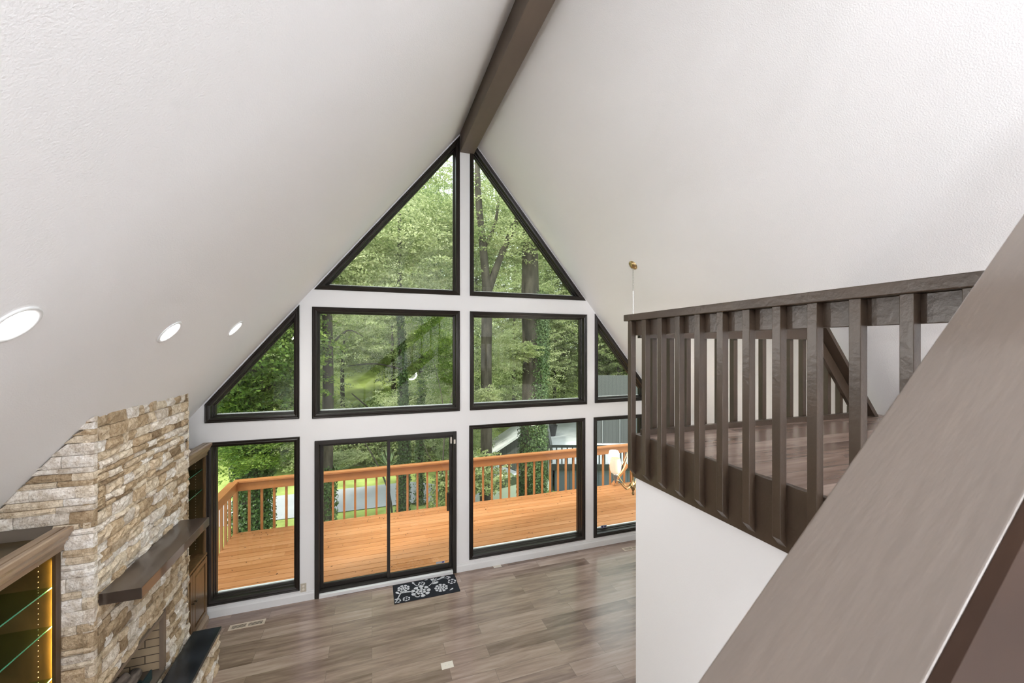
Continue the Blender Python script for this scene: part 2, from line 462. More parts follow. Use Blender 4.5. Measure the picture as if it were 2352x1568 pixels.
def inset(poly, d):
    n = len(poly); out = []
    P = [Vector(p) for p in poly]
    for i in range(n):
        a, b, c = P[i-1], P[i], P[(i+1) % n]
        e1 = (b-a).normalized(); e2 = (c-b).normalized()
        n1 = Vector((-e1.y, e1.x)); n2 = Vector((-e2.y, e2.x))
        k = 1 + n1.dot(n2)
        out.append(tuple(b + (n1+n2)*d/k))
    return out

HOLE_IN = .062
holes = [inset(p, HOLE_IN) for p in (TL, TR, MB_, MC, LT, RT, WA, WC, WD)]
dh = [(DOOR[0][0]+.05, .0), (DOOR[1][0]-.05, .0), (DOOR[1][0]-.05, 2.07), (DOOR[0][0]+.05, 2.07)]
# the wall outline runs down round the door opening, which reaches the floor
outer = [(XL, 0), dh[0], dh[3], dh[2], dh[1], (XR, 0), (XR, zr(XR)+.05), (XC, APEX+.05), (XL, zl(XL)+.05)]
outer = [(XL, 0)] + [dh[0], (dh[3][0], dh[3][1]), (dh[2][0], dh[2][1]), dh[1]] + outer[5:]
wall_with_holes('wall_back', outer, holes, YW, .17, M['wall'], kind='structure')

# ceilings (two roof slopes), floor, other walls
MB().prism([(XL-.05, YB, zl(XL-.05)), (XC, YB, APEX), (XC, YB, APEX+.25), (XL-.05, YB, zl(XL-.05)+.25)], (0, YW+.17-YB, 0)).build('ceiling', M['ceiling'], kind='structure')
MB().prism([(XR+.05, YB, zr(XR+.05)), (XR+.05, YB, zr(XR+.05)+.25), (XC, YB, APEX+.25), (XC, YB, APEX)], (0, YW+.17-YB, 0)).build('ceiling', M['ceiling'], kind='structure')
MB().box(XL-.1, XR+.1, YB, YW+.17, -.1, 0).build('floor', M['floor'], kind='structure')
MB().box(XL-.15, XL, YB, YW+.17, 0, zl(XL)+.02).build('wall_left', M['wall'], kind='structure')
MB().box(XR, XR+.15, YB, YW+.17, 0, zr(XR)+.02).build('wall_right', M['wall'], kind='structure')
MB().prism([(XL,YB,0),(XR,YB,0),(XR,YB,zr(XR)+.05),(XC,YB,APEX+.05),(XL,YB,zl(XL)+.05)], (0,-.12,0)).build('wall_front', M['wall'], kind='structure')
# wall under the loft
MB().box(1.87, 1.99, YB, 2.56, 0, 2.43).build('wall_under_loft', M['wall'], kind='structure')

# baseboards along the window wall
def baseboard(name, x0, x1):
    m = MB()
    m.prism([(x0, YW, 0), (x0, YW-.016, 0), (x0, YW-.016, .085), (x0, YW-.010, .10), (x0, YW-.007, .118), (x0, YW, .122)], (x1-x0, 0, 0))
    return m.build(name, M['trimwhite'], kind='structure')
baseboard('baseboard_left', -1.94, DOOR[0][0]-.001)
baseboard('baseboard_right', DOOR[1][0]+.001, XR)

# ridge beam
MB().box(1.250, 1.462, YB+.001, YW-.002, 6.305, APEX+.1).build('ceiling_beam', M['beam'], bevel=.006, label='long dark brown ridge beam running along the ceiling peak', cat='beam')

# windows
PROF = [(0,.0),(0,-.018),(.010,-.026),(.022,-.020),(.034,-.027),(.046,-.020),(.060,-.014),(.0625,.002),(.0625,.045),(.072,.050),(.072,.085),(.082,.090),(.082,.118)]
GIN = .080
def frame_mesh(poly, prof, name, parent, mat):
    n = len(poly); vs = []; fs = []
    for d, dy in prof:
        for x, z in inset(poly, d) if d > 0 else poly:
            vs.append((x, YW+dy, z))
    for i in range(len(prof)-1):
        for k in range(n):
            k2 = (k+1) % n
            fs.append((i*n+k, i*n+k2, (i+1)*n+k2, (i+1)*n+k))
    # outside face
    b = (len(prof)-1)*n; m0 = len(vs)
    for x, z in inset(poly, prof[-1][0]): vs.append((x, YW+.150, z))
    for x, z in inset(poly, .0625): vs.append((x, YW+.150, z))
    for x, z in inset(poly, .0625): vs.append((x, YW+.045, z))
    seq = [b, m0, m0+n, m0+2*n]
    for a, c in zip(seq[:-1], seq[1:]):
        for k in range(n):
            k2 = (k+1) % n
            fs.append((a+k, a+k2, c+k2, c+k))
    me = bpy.data.meshes.new(name); me.from_pydata(vs, [], fs); me.materials.append(mat)
    bm = bmesh.new(); bm.from_mesh(me); bmesh.ops.recalc_face_normals(bm, faces=bm.faces); bm.to_mesh(me); bm.free()
    o = bpy.data.objects.new(name, me); C.objects.link(o); o.parent = parent
    return o
def window(i, poly, label):
    e = empty('window_%d' % i, (0,0,0), label, 'window', kind='structure')
    frame_mesh(poly, PROF, 'window_frame', e, M['winframe'])
    g = inset(poly, GIN)
    MB().prism([(x, YW+.112, z) for x, z in g], (0,.004,0)).build('glass_pane', M['glass'], e)
    # pale outside sill
    zb = min(p[1] for p in poly); xs = [p[0] for p in poly if abs(p[1]-zb) < .02]
    MB().box(min(xs)+.09, max(xs)-.09, YW+.118, YW+.149, zb+.06, zb+.095).build('outer_sill', M['trimwhite'], e)
    return e
window(1, TL, 'large triangular dark framed window left of the ridge post')
window(2, TR, 'large triangular dark framed window right of the ridge post')
window(3, LT, 'small sloping dark framed window above the left lower window')
window(4, MB_, 'wide rectangular dark framed window directly above the sliding door')
window(5, MC, 'rectangular dark framed window in the middle row right of the centre post')
window(6, RT, 'small sloping dark framed window partly behind the loft railing')
window(7, WA, 'tall dark framed lower window beside the bookcase')
window(8, WC, 'large dark framed lower window right of the sliding door')
window(9, WD, 'dark framed lower window behind the chandelier at the loft corner')

# sticker on the far right lower window
tagw = bpy.data.objects.get('window_9')
MB().box(3.74, 3.86, YW+.106, YW+.1118, .235, .285).build('maker_label', M['label'], tagw)
MB().box(3.76, 3.79, YW+.105, YW+.1058, .245, .275).build('maker_label_print', M['labelblue'], tagw)
MB().box(3.81, 3.84, YW+.105, YW+.1058, .245, .275).build('maker_label_print', M['labelblue'], tagw)

# sliding door
d = empty('door_1', (0,0,0), 'dark framed sliding glass door opening onto the deck', 'door', kind='structure')
x0, x1, zt = DOOR[0][0], DOOR[1][0], DOOR[2][1]
m = MB()
fr = .055
for xa, xb in ((x0, x0+fr), (x1-fr, x1)): m.box(xa, xb, YW-.022, YW+.14, .0, zt)
m.box(x0+fr, x1-fr, YW-.022, YW+.14, zt-fr, zt)
m.build('door_frame', M['doorframe'], d, bevel=.004)
MB().box(x0+fr, x1-fr, YW-.03, YW+.14, .0, .045).build('threshold', M['trimwhite'], d, bevel=.003)
MB().box(x0+fr, x1-fr, YW+.02, YW+.14, .0455, .070).build('door_track', M['doorframe'], d)
def door_panel(xa, xb, y, name):
    st = .042
    p = MB()
    p.box(xa, xa+st, y, y+.035, .071, zt-fr-.001); p.box(xb-st, xb, y, y+.035, .071, zt-fr-.001)
    p.box(xa+st, xb-st, y, y+.035, .071, .071+.06); p.box(xa+st, xb-st, y, y+.035, zt-fr-.045, zt-fr-.001)
    o = p.build(name, M['doorframe'], d, bevel=.003)
    MB().box(xa+st, xb-st, y+.015, y+.020, .131, zt-fr-.045).build('glass_pane', M['glass'], o)
    return o
door_panel(x0+fr+.001, .245, YW+.092, 'fixed_panel')
sp = door_panel(.203, x1-fr-.001, YW+.045, 'sliding_panel')
h = MB().box(x1-fr-.085, x1-fr-.045, YW+.012, YW+.0445, .93, 1.20)
h.build('door_handle', M['bronze'], sp, bevel=.006, label='bronze door handle')
MB().box(x1-fr-.036, x1-fr-.012, YW+.030, YW+.0445, 1.00, 1.13).build('latch', M['doorframe'], sp, bevel=.003)
MB().box(x1-fr-.030, x1-fr-.006, YW+.030, YW+.0445, 1.93, 2.03).build('door_sensor', M['plate'], sp, bevel=.003, label='small white alarm sensor')
MB().box(x1-.045, x1-.02, YW-.034, YW-.0225, 1.94, 2.00).build('door_magnet', M['plate'], d, bevel=.002, label='small white alarm magnet')
MB().box(.90, 1.03, YW+.0585, YW+.0598, .145, .175).build('maker_label', M['label'], sp, label='pale sticker at the bottom corner of the glass')
MB().box(.99, 1.02, YW+.0575, YW+.0584, .150, .172).build('maker_label_print', M['labelblue'], sp)

# recessed ceiling lights on the left slope
nrm = Vector((1.21, 0, -1)).normalized()
def can(x, y, label, first=None):
    z = zl(x)
    e = empty('recessed_light', (x, y, z), label, 'ceiling light', 'recessed lights in the left ceiling slope')
    m = MB().lathe([(.092,.0005),(.092,.006),(.086,.009),(.074,.006),(.072,.002)], 32, (0,0,0), nrm).build('trim_ring', M['trimwhite'], e, smooth=True)
    MB().lathe([(.0715,.0015),(.05,.003),(.0005,.004)], 32, (0,0,0), nrm).build('lamp_disc', M['can_glow'], e, smooth=True)
    ld = bpy.data.lights.new('recessed_lamp', 'AREA'); ld.shape = 'DISK'; ld.size = .13; ld.energy = 14; ld.color = (1,.97,.93)
    lo = bpy.data.objects.new('recessed_lamp', ld); C.objects.link(lo); lo.parent = e
    lo.location = nrm*.02; lo.rotation_euler = nrm.to_track_quat('-Z','Y').to_euler()
    return e
can(-1.32, 2.13, 'glowing round recessed ceiling light at the left edge, nearest and largest of three')
can(-1.31, 3.38, 'glowing round recessed ceiling light, middle one of the three on the left slope')
can(-1.25, 4.56, 'glowing round recessed ceiling light nearest the window wall, smallest of three')

# globe fill lamps added unseen behind the photographer to brighten the room
def pendant(x, y, z, r, wts, label):
    e = empty('globe_pendant', (x, y, z), label, 'fill lamp', 'globe pendants behind the landing')
    ztop = zc(x) - z
    MB().lathe([(.001,ztop+.06),(.06,ztop+.06),(.06,ztop-.03),(.001,ztop-.04)], 20).build('canopy', M['brass'], e, smooth=True)
    MB().tube([(0,0,r+.01),(0,0,ztop)], .008, 8).build('rod', M['brass'], e)
    MB().lathe([(r*math.sin(a), -r*math.cos(a)) for a in [PI*i/20 for i in range(21)]], 32).build('globe', M['globe'], e, smooth=True)
    ld = bpy.data.lights.new('fill_lamp', 'POINT'); ld.energy = wts; ld.shadow_soft_size = r+.04; ld.color = (.93,.955,1)
    lo = bpy.data.objects.new('fill_lamp', ld); C.objects.link(lo); lo.parent = e
    for c in e.children:
        if c.name.startswith('globe'): c.visible_shadow = True
    return e
for (x, y, z) in ((-.1,-1.4,4.85), (2.7,-1.5,4.85), (1.3,-3.2,5.12)):
    e = pendant(x, y, z, .15, LAMP_W, 'added white glass globe fill lamp, unseen behind the landing')
pendant(1.23, -1.5, 2.45, .14, LAMP_W*.5, 'white glass globe pendant lamp hanging low in the stairwell')  # extra fill as well, hung where the window glass mirrors a lamp

# =================================================================== stone chimney
XF = -1.78; CY0, CY1 = 3.49, 5.02; XCAB = -1.93
HEARTH = .44
ch = empty('stone_chimney', (XF-.3, 4.25, 0), 'tan and white stacked stone chimney breast with firebox on the left wall', 'fireplace')
chO = Vector(ch.location)
FB = (3.64, 4.59, .41, .945)          # firebox opening y0,y1,z0,z1
m = MB()
bx = XF-.03
def B(*a): m.box(a[0]-chO.x, a[1]-chO.x, a[2]-chO.y, a[3]-chO.y, a[4], a[5])
B(XL, bx, CY0+.02, FB[0], 0, 2.2); B(XL, bx, FB[1], CY1-.02, 0, 2.2); B(XL, bx, FB[0], FB[1], 0, FB[2]); B(XL, bx, FB[0], FB[1], FB[3], 2.2)
# top part follows the roof slope
m.prism([(XL-chO.x, CY0+.02-chO.y, 2.2), (bx-chO.x, CY0+.02-chO.y, 2.2), (bx-chO.x, CY0+.02-chO.y, zl(bx)), (XL-chO.x, CY0+.02-chO.y, zl(XL)+.005)], (0, CY1-CY0-.04, 0))
m.build('core', M['mortar'], ch)

def rows(z0, z1, rnd):
    out = []; z = z0
    while z < z1 - .02:
        h = rnd.choice([.038,.05,.05,.065,.08,.095])
        if z + h > z1 - .03: h = z1 - z
        out.append((z, z+h)); z += h
    return out
def stones(mb, rnd, u0, u1, z0, z1, place, clip, wr=(.10,.30), dep=(.012,.045), rough=.008, holes=()):
    for (a, b) in rows(z0, z1, rnd):
        u = u0 - rnd.uniform(0, .1)
        while u < u1:
            w_ = rnd.uniform(*wr); v = u + w_
            if v > u1-.05: v = u1
            ua = max(u, u0)
            segs = [(ua, v)]
            for (hu0, hu1, hz0, hz1) in holes:
                if b > hz0+.005 and a < hz1-.012:
                    ns = []
                    for s0, s1 in segs:
                        if s1 <= hu0 or s0 >= hu1: ns.append((s0, s1))
                        else:
                            if s0 < hu0: ns.append((s0, hu0))
                            if s1 > hu1: ns.append((hu1, s1))
                    segs = ns
            d0 = rnd.uniform(*dep)
            for s0, s1 in segs:
                if s1 - s0 < .015: continue
                zt0, zt1 = clip(s0, a, b), clip(s1, a, b)
                if zt0 <= a+.006 and zt1 <= a+.006: continue
                nu = max(2, int((s1-s0)/.045)); nz = 2 if b-a < .06 else 3
                g = .0018
                vs = []; fs = []
                for i in range(nu+1):
                    uu = s0+g + (s1-s0-2*g)*i/nu
                    top = max(a+.004, clip(uu, a, b))
                    for j in range(nz+1):
                        zz = a+g + (top-a-2*g)*j/nz
                        edge = (i in (0, nu)) + (j in (0, nz))
                        dd = d0 - .006*edge + rnd.uniform(-rough, rough)
                        ju = 0 if i in (0, nu) else rnd.uniform(-.004, .004)
                        vs.append(place(uu+ju, zz, max(.004, dd)))
                nf = len(vs)
                for i in range(nu+1):
                    uu = s0+g + (s1-s0-2*g)*i/nu; top = max(a+.004, clip(uu, a, b))
                    for j in range(nz+1):
                        zz = a+g + (top-a-2*g)*j/nz
                        if i in (0, nu) or j in (0, nz): pass
                        vs.append(place(uu, zz, -.02))
                W = nz+1
                for i in range(nu):
                    for j in range(nz):
                        fs.append((i*W+j, (i+1)*W+j, (i+1)*W+j+1, i*W+j+1))
                ring = [(i,0) for i in range(nu+1)] + [(nu,j) for j in range(1,nz+1)] + [(i,nz) for i in range(nu-1,-1,-1)] + [(0,j) for j in range(nz-1,0,-1)]
                for k in range(len(ring)):
                    i0,j0 = ring[k]; i1,j1 = ring[(k+1)%len(ring)]
                    fs.append((i0*W+j0, i1*W+j1, nf+i1*W+j1, nf+i0*W+j0))
                mb.add(vs, fs)
            u = v
rnd = random.Random(3)
mf = MB()
stones(mf, rnd, CY0+.005, CY1, 0.0, zl(XF)-.005, lambda u, z, d_: (bx+d_-chO.x, u-chO.y, z), lambda u, a, b: b, wr=(.07,.24), dep=(.014,.046), rough=.009, holes=[FB])
mf.build('stone_face', M['stone'], ch)
ms = MB()
stones(ms, rnd, XL, XF+.012, 0.0, zl(XF)-.002, lambda u, z, d_: (u-chO.x, CY0+.02-d_-chO.y, z), lambda u, a, b: min(b, zl(u)-.004), wr=(.14,.36), dep=(.014,.034), rough=.003, holes=[(XL, XCAB-.05, 0, 2.19)])
ms.build('stone_side', M['stone'], ch)
# far side return of the chimney (faces the window wall)
mr = MB()
stones(mr, rnd, XCAB-.02, XF, 0.0, zl(XF)-.01, lambda u, z, d_: (u-chO.x, CY1-.02+d_*.5-chO.y, z), lambda u, a, b: min(b, zl(u)-.004), wr=(.07,.24))
mr.build('stone_return', M['stone'], ch)
# firebox lining
m = MB()
y0, y1, z0, z1 = FB; xb = XL+.02
def B2(mm, *a): mm.box(a[0]-chO.x, a[1]-chO.x, a[2]-chO.y, a[3]-chO.y, a[4], a[5])
B2(m, xb, bx-.03, y1-.03, y1, z0+.001, z1-.001)
B2(m, xb, bx-.03, y0, y0+.03, z0+.001, z1-.001)
B2(m, xb, xb+.05, y0+.03, y1-.03, z0+.001, z1-.001)
m.build('firebox_lining', M['firebrick'], ch)
m = MB(); B2(m, xb+.05, bx+.01, y0+.03, y1-.03, z0, z0+.02); m.build('firebox_floor', M['mortar'], ch)
m = MB(); B2(m, bx-.028, bx+.004, y1-.045, y1+.001, z0+.02, z1-.001); B2(m, bx-.028, bx+.004, y0-.001, y0+.03, z0+.02, z1-.001); B2(m, bx-.028, bx+.004, y0+.03, y1-.045, z1-.03, z1)
m.build('firebox_surround', mat_plain('surround_stone', (.22,.16,.11), .8), ch)
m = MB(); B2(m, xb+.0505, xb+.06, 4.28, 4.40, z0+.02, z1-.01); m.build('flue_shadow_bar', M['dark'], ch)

# hearth
he = empty('hearth', (XF, 4.25, 0), 'raised stone hearth with black slate top below the firebox', 'hearth')
o_ = Vector(he.location)
HX = -1.50
MB().box(XF+.03-o_.x, HX-o_.x+.0, CY0-.0-o_.y, CY1-o_.y+.01, HEARTH-.035, HEARTH).build('slate_top', M['slate'], he, bevel=.003)
MB().box(XF+.03-o_.x, HX-.06-o_.x, CY0+.02-o_.y, CY1-.03-o_.y, 0, HEARTH-.036).build('core', M['mortar'], he)
m = MB()
stones(m, rnd, CY0, CY1, 0.0, HEARTH-.037, lambda u, z, d_: (HX-.06+d_*1.25-o_.x, u-o_.y, z), lambda u, a, b: b, wr=(.08,.22), rough=.012)
stones(m, rnd, XF+.03, HX-.02, 0.0, HEARTH-.037, lambda u, z, d_: (u-o_.x, CY1-.03+d_*.8-o_.y, z), lambda u, a, b: b, wr=(.08,.22), rough=.008)
m.build('stone_facing', M['stone'], he)

# mantel
MB().box(XF+.0, -1.540, 3.56, 4.815, 1.603, 1.683).build('mantel_shelf', M['mantel'], bevel=.003, label='thick dark wooden mantel shelf on the stone chimney', cat='mantel')

# fire logs and grate
def log(name, p, q, r, label):
    m = MB(); p = Vector(p); q = Vector(q); n = 9
    rr = random.Random(name+label)
    pts = [p.lerp(q, i/n) + Vector((rr.uniform(-.008,.008), 0, rr.uniform(-.008,.008))) for i in range(n+1)]
    m.tube(pts, [r*rr.uniform(.9,1.1) for _ in pts], 12)
    return m.build(name, M['log'], smooth=True, label=label, cat='log', group='logs in the firebox')
log('fire_log', (-1.92,3.72,.545), (-1.93,4.36,.56), .048, 'grey bark log at the front of the firebox grate')
log('fire_log', (-2.08,3.74,.545), (-2.05,4.30,.555), .05, 'dark bark log at the back of the firebox grate')
log('fire_log', (-2.06,3.86,.64), (-1.93,4.22,.65), .036, 'thin bark log lying across the two lower fire logs')
g = empty('fire_grate', (-1.97, 4.05, .43), 'dark iron log grate with upright front bar in the firebox', 'fire grate')
m = MB()
for i in range(6):
    yy = -.30+.12*i
    m.bar((-.18,yy,.055), (.10,yy,.055), .014, .014)
m.bar((-.14,-.34,.045),(-.14,.34,.045), .014,.014); m.bar((.06,-.34,.045),(.06,.34,.045), .014,.014)
for xx in (-.14,.06):
    for yy in (-.3,.3): m.bar((xx,yy,.0),(xx,yy,.05), .014,.014)
m.build('grate_bars', M['iron'], g)
MB().box(.105,.120,-.36,.40,.0,.085).build('front_plate', M['iron'], g, bevel=.003)

# =================================================================== bookcases
def bookcase(y0, y1, label, door_far=True, led=True):
    e = empty('bookcase', (XCAB, (y0+y1)/2, 0), label, 'bookcase', 'oak bookcases beside the chimney')
    cx, cy = XCAB, (y0+y1)/2
    xb = XL+.002
    a, b = y0-cy, y1-cy; back = xb-cx
    HB = .86; T = 2.13
    m = MB()
    m.box(back, back+.012, a, b, 0, T); m.box(back+.012, -.022, a, a+.02, 0, T); m.box(back+.012, -.022, b-.02, b, 0, T)
    m.box(back+.012, -.022, a+.02, b-.02, T-.06, T-.04)
    m.build('carcass', M['cabdark'], e)
    # shelf pin holes
    m = MB()
    for k in range(34):
        z = HB+.06+k*.034
        for xx in (-.10, -.34):
            m.box(xx-.0025, xx+.0025, b-.0212, b-.02, z-.0025, z+.0025)
            m.box(xx-.0025, xx+.0025, a+.02, a+.0212, z-.0025, z+.0025)
    m.build('shelf_pin_holes', M['plate'], e, kind='stuff')
    m = MB()
    m.box(-.02, 0, a, a+.045, .1, T); m.box(-.02, 0, b-.045, b, .1, T)
    m.box(-.02, 0, a+.045, b-.045, T-.06, T)
    m.build('face_frame', M['cabframe'] if led else M['cabinet'], e, bevel=.002)
    # crown moulding
    pr = [(-.001,T-.075),(.014,T-.075),(.014,T-.045),(.020,T-.040),(.026,T-.022),(.038,T-.014),(.038,T+.004),(.044,T+.010),(.052,T+.030),(.052,T+.036),(.064,T+.040),(.064,T+.068),(.058,T+.075),(.034,T+.075),(.034,T+.068),(.022,T+.068),(.022,T+.075),(-.03,T+.075),(-.03,T+.001)]
    MB().prism([(x, a-.0, z) for x, z in pr], (0, b-a, 0)).build('crown_moulding', M['crown'], e)
    MB().box(back+.012, -.031, a, b, T+.001, T+.012).build('top_panel', M['cabdark'], e)
    # lower cabinet
    MB().box(back+.012, .012, a+.02 if False else a, b, HB-.03, HB).build('counter', M['cabinet'], e, bevel=.004)
    m = MB(); m.prism([(.001,a,.0),(.03,a,.0),(.03,a,.055),(.015,a,.085),(.001,a,.1)], (0,b-a,0)); m.build('base_moulding', M['crown'], e)
    nd = 2 if b-a > .6 else 1
    ww = (b-a-.05)/nd
    for k in range(nd):
        ya = a+.025+k*ww+.003; yb = ya+ww-.006
        m = MB(); st = .055
        m.box(.0015,.020, ya, ya+st, .12, HB-.04); m.box(.0015,.020, yb-st, yb, .12, HB-.04)
        m.box(.0015,.020, ya+st, yb-st, .12, .12+st); m.box(.0015,.020, ya+st, yb-st, HB-.04-st, HB-.04)
        dd = m.build('cabinet_door', M['cabinet'], e, bevel=.003)
        MB().hexa([(.0016,ya+st,.12+st),(.0016,yb-st,.12+st),(.0016,yb-st,HB-.04-st),(.0016,ya+st,HB-.04-st)],
                  [(.017,ya+st+.03,.15+st),(.017,yb-st-.03,.15+st),(.017,yb-st-.03,HB-.07-st),(.017,ya+st+.03,HB-.07-st)]).build('raised_panel', M['cabinet'], dd)
        ky = ya+st*.5 if k == nd-1 else yb-st*.5
        MB().lathe([(.0005,.0),(.006,.0),(.005,.014),(.014,.022),(.015,.030),(.0005,.034)], 14, (.0205,ky,HB-.36), (1,0,0)).build('knob', M['bronze'], dd, smooth=True, label='dark bronze knob')
    # glass shelves
    for z in (1.235, 1.573, 1.825) if led else (1.27, 1.64, 1.885):
        g = MB().box(back+.014, -.035, a+.022, b-.022, z-.004, z+.004).build('glass_shelf', M['shelfglass'], e)
        MB().box(-.0349, -.0325, a+.022, b-.022, z-.004, z+.004).build('polished_edge', M['glassedge'], g)
    if led:
        MB().box(-.0255,-.0205, b-.030, b-.0205, HB+.02, T-.13).build('light_strip', M['led'], e, label='warm glowing light strip')
    return e
bookcase(2.10, CY0-.015, 'oak bookcase with glass shelves and warm light strip in front of the chimney')
bookcase(CY1+.012, 5.93, 'narrow oak bookcase with cabinet door between the chimney and the window', led=False)

# =================================================================== loft
LX = 1.87; LY = 2.52; LZ = 2.74
lf = empty('loft_platform', (LX, 1.5, 2.42), 'raised loft floor with dark brown fascia board on the right', 'loft')
o_ = Vector(lf.location)
XE = XC + (APEX - LZ)/1.21
m = MB().prism([(LX-.001-o_.x, .40-o_.y, 2.44-o_.z), (XE+.30-o_.x, .40-o_.y, 2.44-o_.z), (XE+.02-o_.x, .40-o_.y, LZ-o_.z-.001), (LX-.001-o_.x, .40-o_.y, LZ-o_.z-.001)], (0, LY-.40, 0))
lfl = m.build('loft_floor', M['floor'], lf)
m = MB(); m.box(LX-.034-o_.x, LX-.002-o_.x, .40-o_.y, LY+.035-o_.y, 0, .32); m.box(LX-.002-o_.x, XE+.2-o_.x, LY+.001-o_.y, LY+.035-o_.y, 0, .32)
m.build('fascia_board', M['rail'], lf, bevel=.003)

rl = empty('loft_railing', (LX, 1.5, LZ), 'dark brown loft railing facing the open room with square balusters', 'railing', 'loft railings')
o_ = Vector(rl.location); RT_ = .885
MB().box(LX-.085-o_.x, LX+.03-o_.x, .42-o_.y, LY+.075-o_.y, RT_-.048, RT_).build('top_rail', M['rail'], rl, bevel=.004)
MB().box(LX-.034-o_.x, LX-.0-o_.x, .42-o_.y, LY+.035-o_.y, RT_-.155, RT_-.0485).build('rail_board', M['rail'], rl, bevel=.002)
k = 0
ys = [LY+.035-.022 + .0 - .1635*i for i in range(13)]
for y in ys:
    xa, xb = LX-.034-.042, LX-.0345
    zt, zb_ = RT_-.0485, -.295
    m = MB()
    m.hexa([(xa-o_.x,y-.021-o_.y,zb_+.045),(xb-o_.x,y-.021-o_.y,zb_),(xb-o_.x,y+.021-o_.y,zb_),(xa-o_.x,y+.021-o_.y,zb_+.045)],
           [(xa-o_.x,y-.021-o_.y,zt),(xb-o_.x,y-.021-o_.y,zt),(xb-o_.x,y+.021-o_.y,zt),(xa-o_.x,y+.021-o_.y,zt)])
    m.build('baluster', M['rail'], rl, bevel=.002)

fr_ = empty('loft_railing', (3.2, LY, LZ), 'dark brown railing at the far side of the loft, cut off by the sloping ceiling', 'railing', 'loft railings')
o_ = Vector(fr_.location)
KX = 3.72
def below(x): return zr(x) - LZ
m = MB()
m.box(LX+.031-o_.x, KX-o_.x, -.09, .02, RT_-.045, RT_)
m.build('top_rail', M['rail'], fr_, bevel=.003)
m = MB(); m.box(LX+.001-o_.x, KX-o_.x, -.012, .02, RT_-.175, RT_-.0455); m.build('rail_board', M['rail'], fr_)
xe = XE - .13
m = MB()
zk = RT_
m.prism([(KX-o_.x, -.09, RT_), (KX-o_.x, -.09, RT_-.05), (xe-.05-o_.x, -.09, .001), (xe+.0-o_.x, -.09, .001)], (0,.11,0))
m.build('sloping_rail', M['rail'], fr_)
m = MB()
m.prism([(KX-.02-o_.x, -.012, RT_-.0505), (KX-.02-o_.x, -.012, RT_-.18), (xe-.18-o_.x, -.012, .001), (xe-.051-o_.x, -.012, .001)], (0,.03,0))
m.build('sloping_board', M['rail'], fr_)
MB().box(LX+.001-o_.x, xe-.19-o_.x, -.05, -.0125, .0, .04).build('bottom_rail', M['rail'], fr_)
x = LX + .155
while x < xe-.12:
    top = RT_-.06 if x < KX-.02 else RT_-.06 - (x-KX)*(RT_-.05)/(xe-.1-KX)
    if top < .06: break
    MB().box(x-.021-o_.x, x+.021-o_.x, .0205, .0605, -.25, top).build('baluster', M['rail'], fr_)
    x += .1605

# stair handrail right in front of the photographer
sr = empty('stair_handrail', (.8, .249, EYE-.599+.87*.8), 'broad brown stair handrail crossing the right foreground', 'handrail')
dirv = Vector((1,0,.87)).normalized(); upv = Vector((-.87,0,1)).normalized()
def cap_pts(t, h): return dirv*t + upv*h
a0, a1 = -1.6, 1.7
lo = [cap_pts(a0,-.038)+Vector((0,-.062,0)), cap_pts(a0,-.038)+Vector((0,.07,0)), cap_pts(a0,0)+Vector((0,.07,0)), cap_pts(a0,0)+Vector((0,-.062,0))]
hi = [cap_pts(a1,-.038)+Vector((0,-.062,0)), cap_pts(a1,-.038)+Vector((0,.07,0)), cap_pts(a1,0)+Vector((0,.07,0)), cap_pts(a1,0)+Vector((0,-.062,0))]
MB().hexa(lo, hi).build('rail_cap', M['cap'], sr, bevel=.0022, segs=3)
lo = [cap_pts(a0,-.24)+Vector((0,-.073,0)), cap_pts(a0,-.24)+Vector((0,-.0625,0)), cap_pts(a0,-.001)+Vector((0,-.0625,0)), cap_pts(a0,-.001)+Vector((0,-.073,0))]
hi = [cap_pts(a1,-.24)+Vector((0,-.073,0)), cap_pts(a1,-.24)+Vector((0,-.0625,0)), cap_pts(a1,-.001)+Vector((0,-.0625,0)), cap_pts(a1,-.001)+Vector((0,-.073,0))]
MB().hexa(lo, hi).build('side_board', M['hidden_wood'], sr)
for k in range(9):
    xx = -1.0 + k*.26
    MB().box(xx-.02, xx+.02, -.0095, -.0095+.04, .87*xx-.95, .87*xx-.06).build('baluster', M['rail'], sr)
# staircase beneath it
st = empty('staircase', (.8,-.35, 2.2), 'dark wooden staircase beside the foreground handrail', 'staircase')
zb0 = EYE-.599-.92
for k in range(9):
    xx = -.9 + k*.245
    z = zb0 + .87*(xx)
    MB().box(xx-.8, xx-.8+.27, -.40, .57, z-2.2-.03, z-2.2).build('tread', M['hidden_wood'], st, bevel=.004)
m = MB(); m.bar((-1.9,.585,zb0-2.2-.957-.12),(.9,.585,zb0-2.2+1.479-.12), .03,.26); m.build('stringer', M['rail'], st)

# =================================================================== chandelier
CX, CYc = 3.175, 4.405
cz = zr(CX)
HUB = 1.60
ch2 = empty('chandelier', (CX, CYc, HUB), 'brass chandelier with white glass shades hanging beyond the loft corner', 'chandelier')
nr = Vector((-1.21,0,-1)).normalized()
MB().lathe([(.0005,.035),(.02,.033),(.045,.022),(.066,.006),(.066,-.002)], 24, (0,0,cz-HUB), nr).build('ceiling_canopy', M['brass'], ch2, smooth=True)
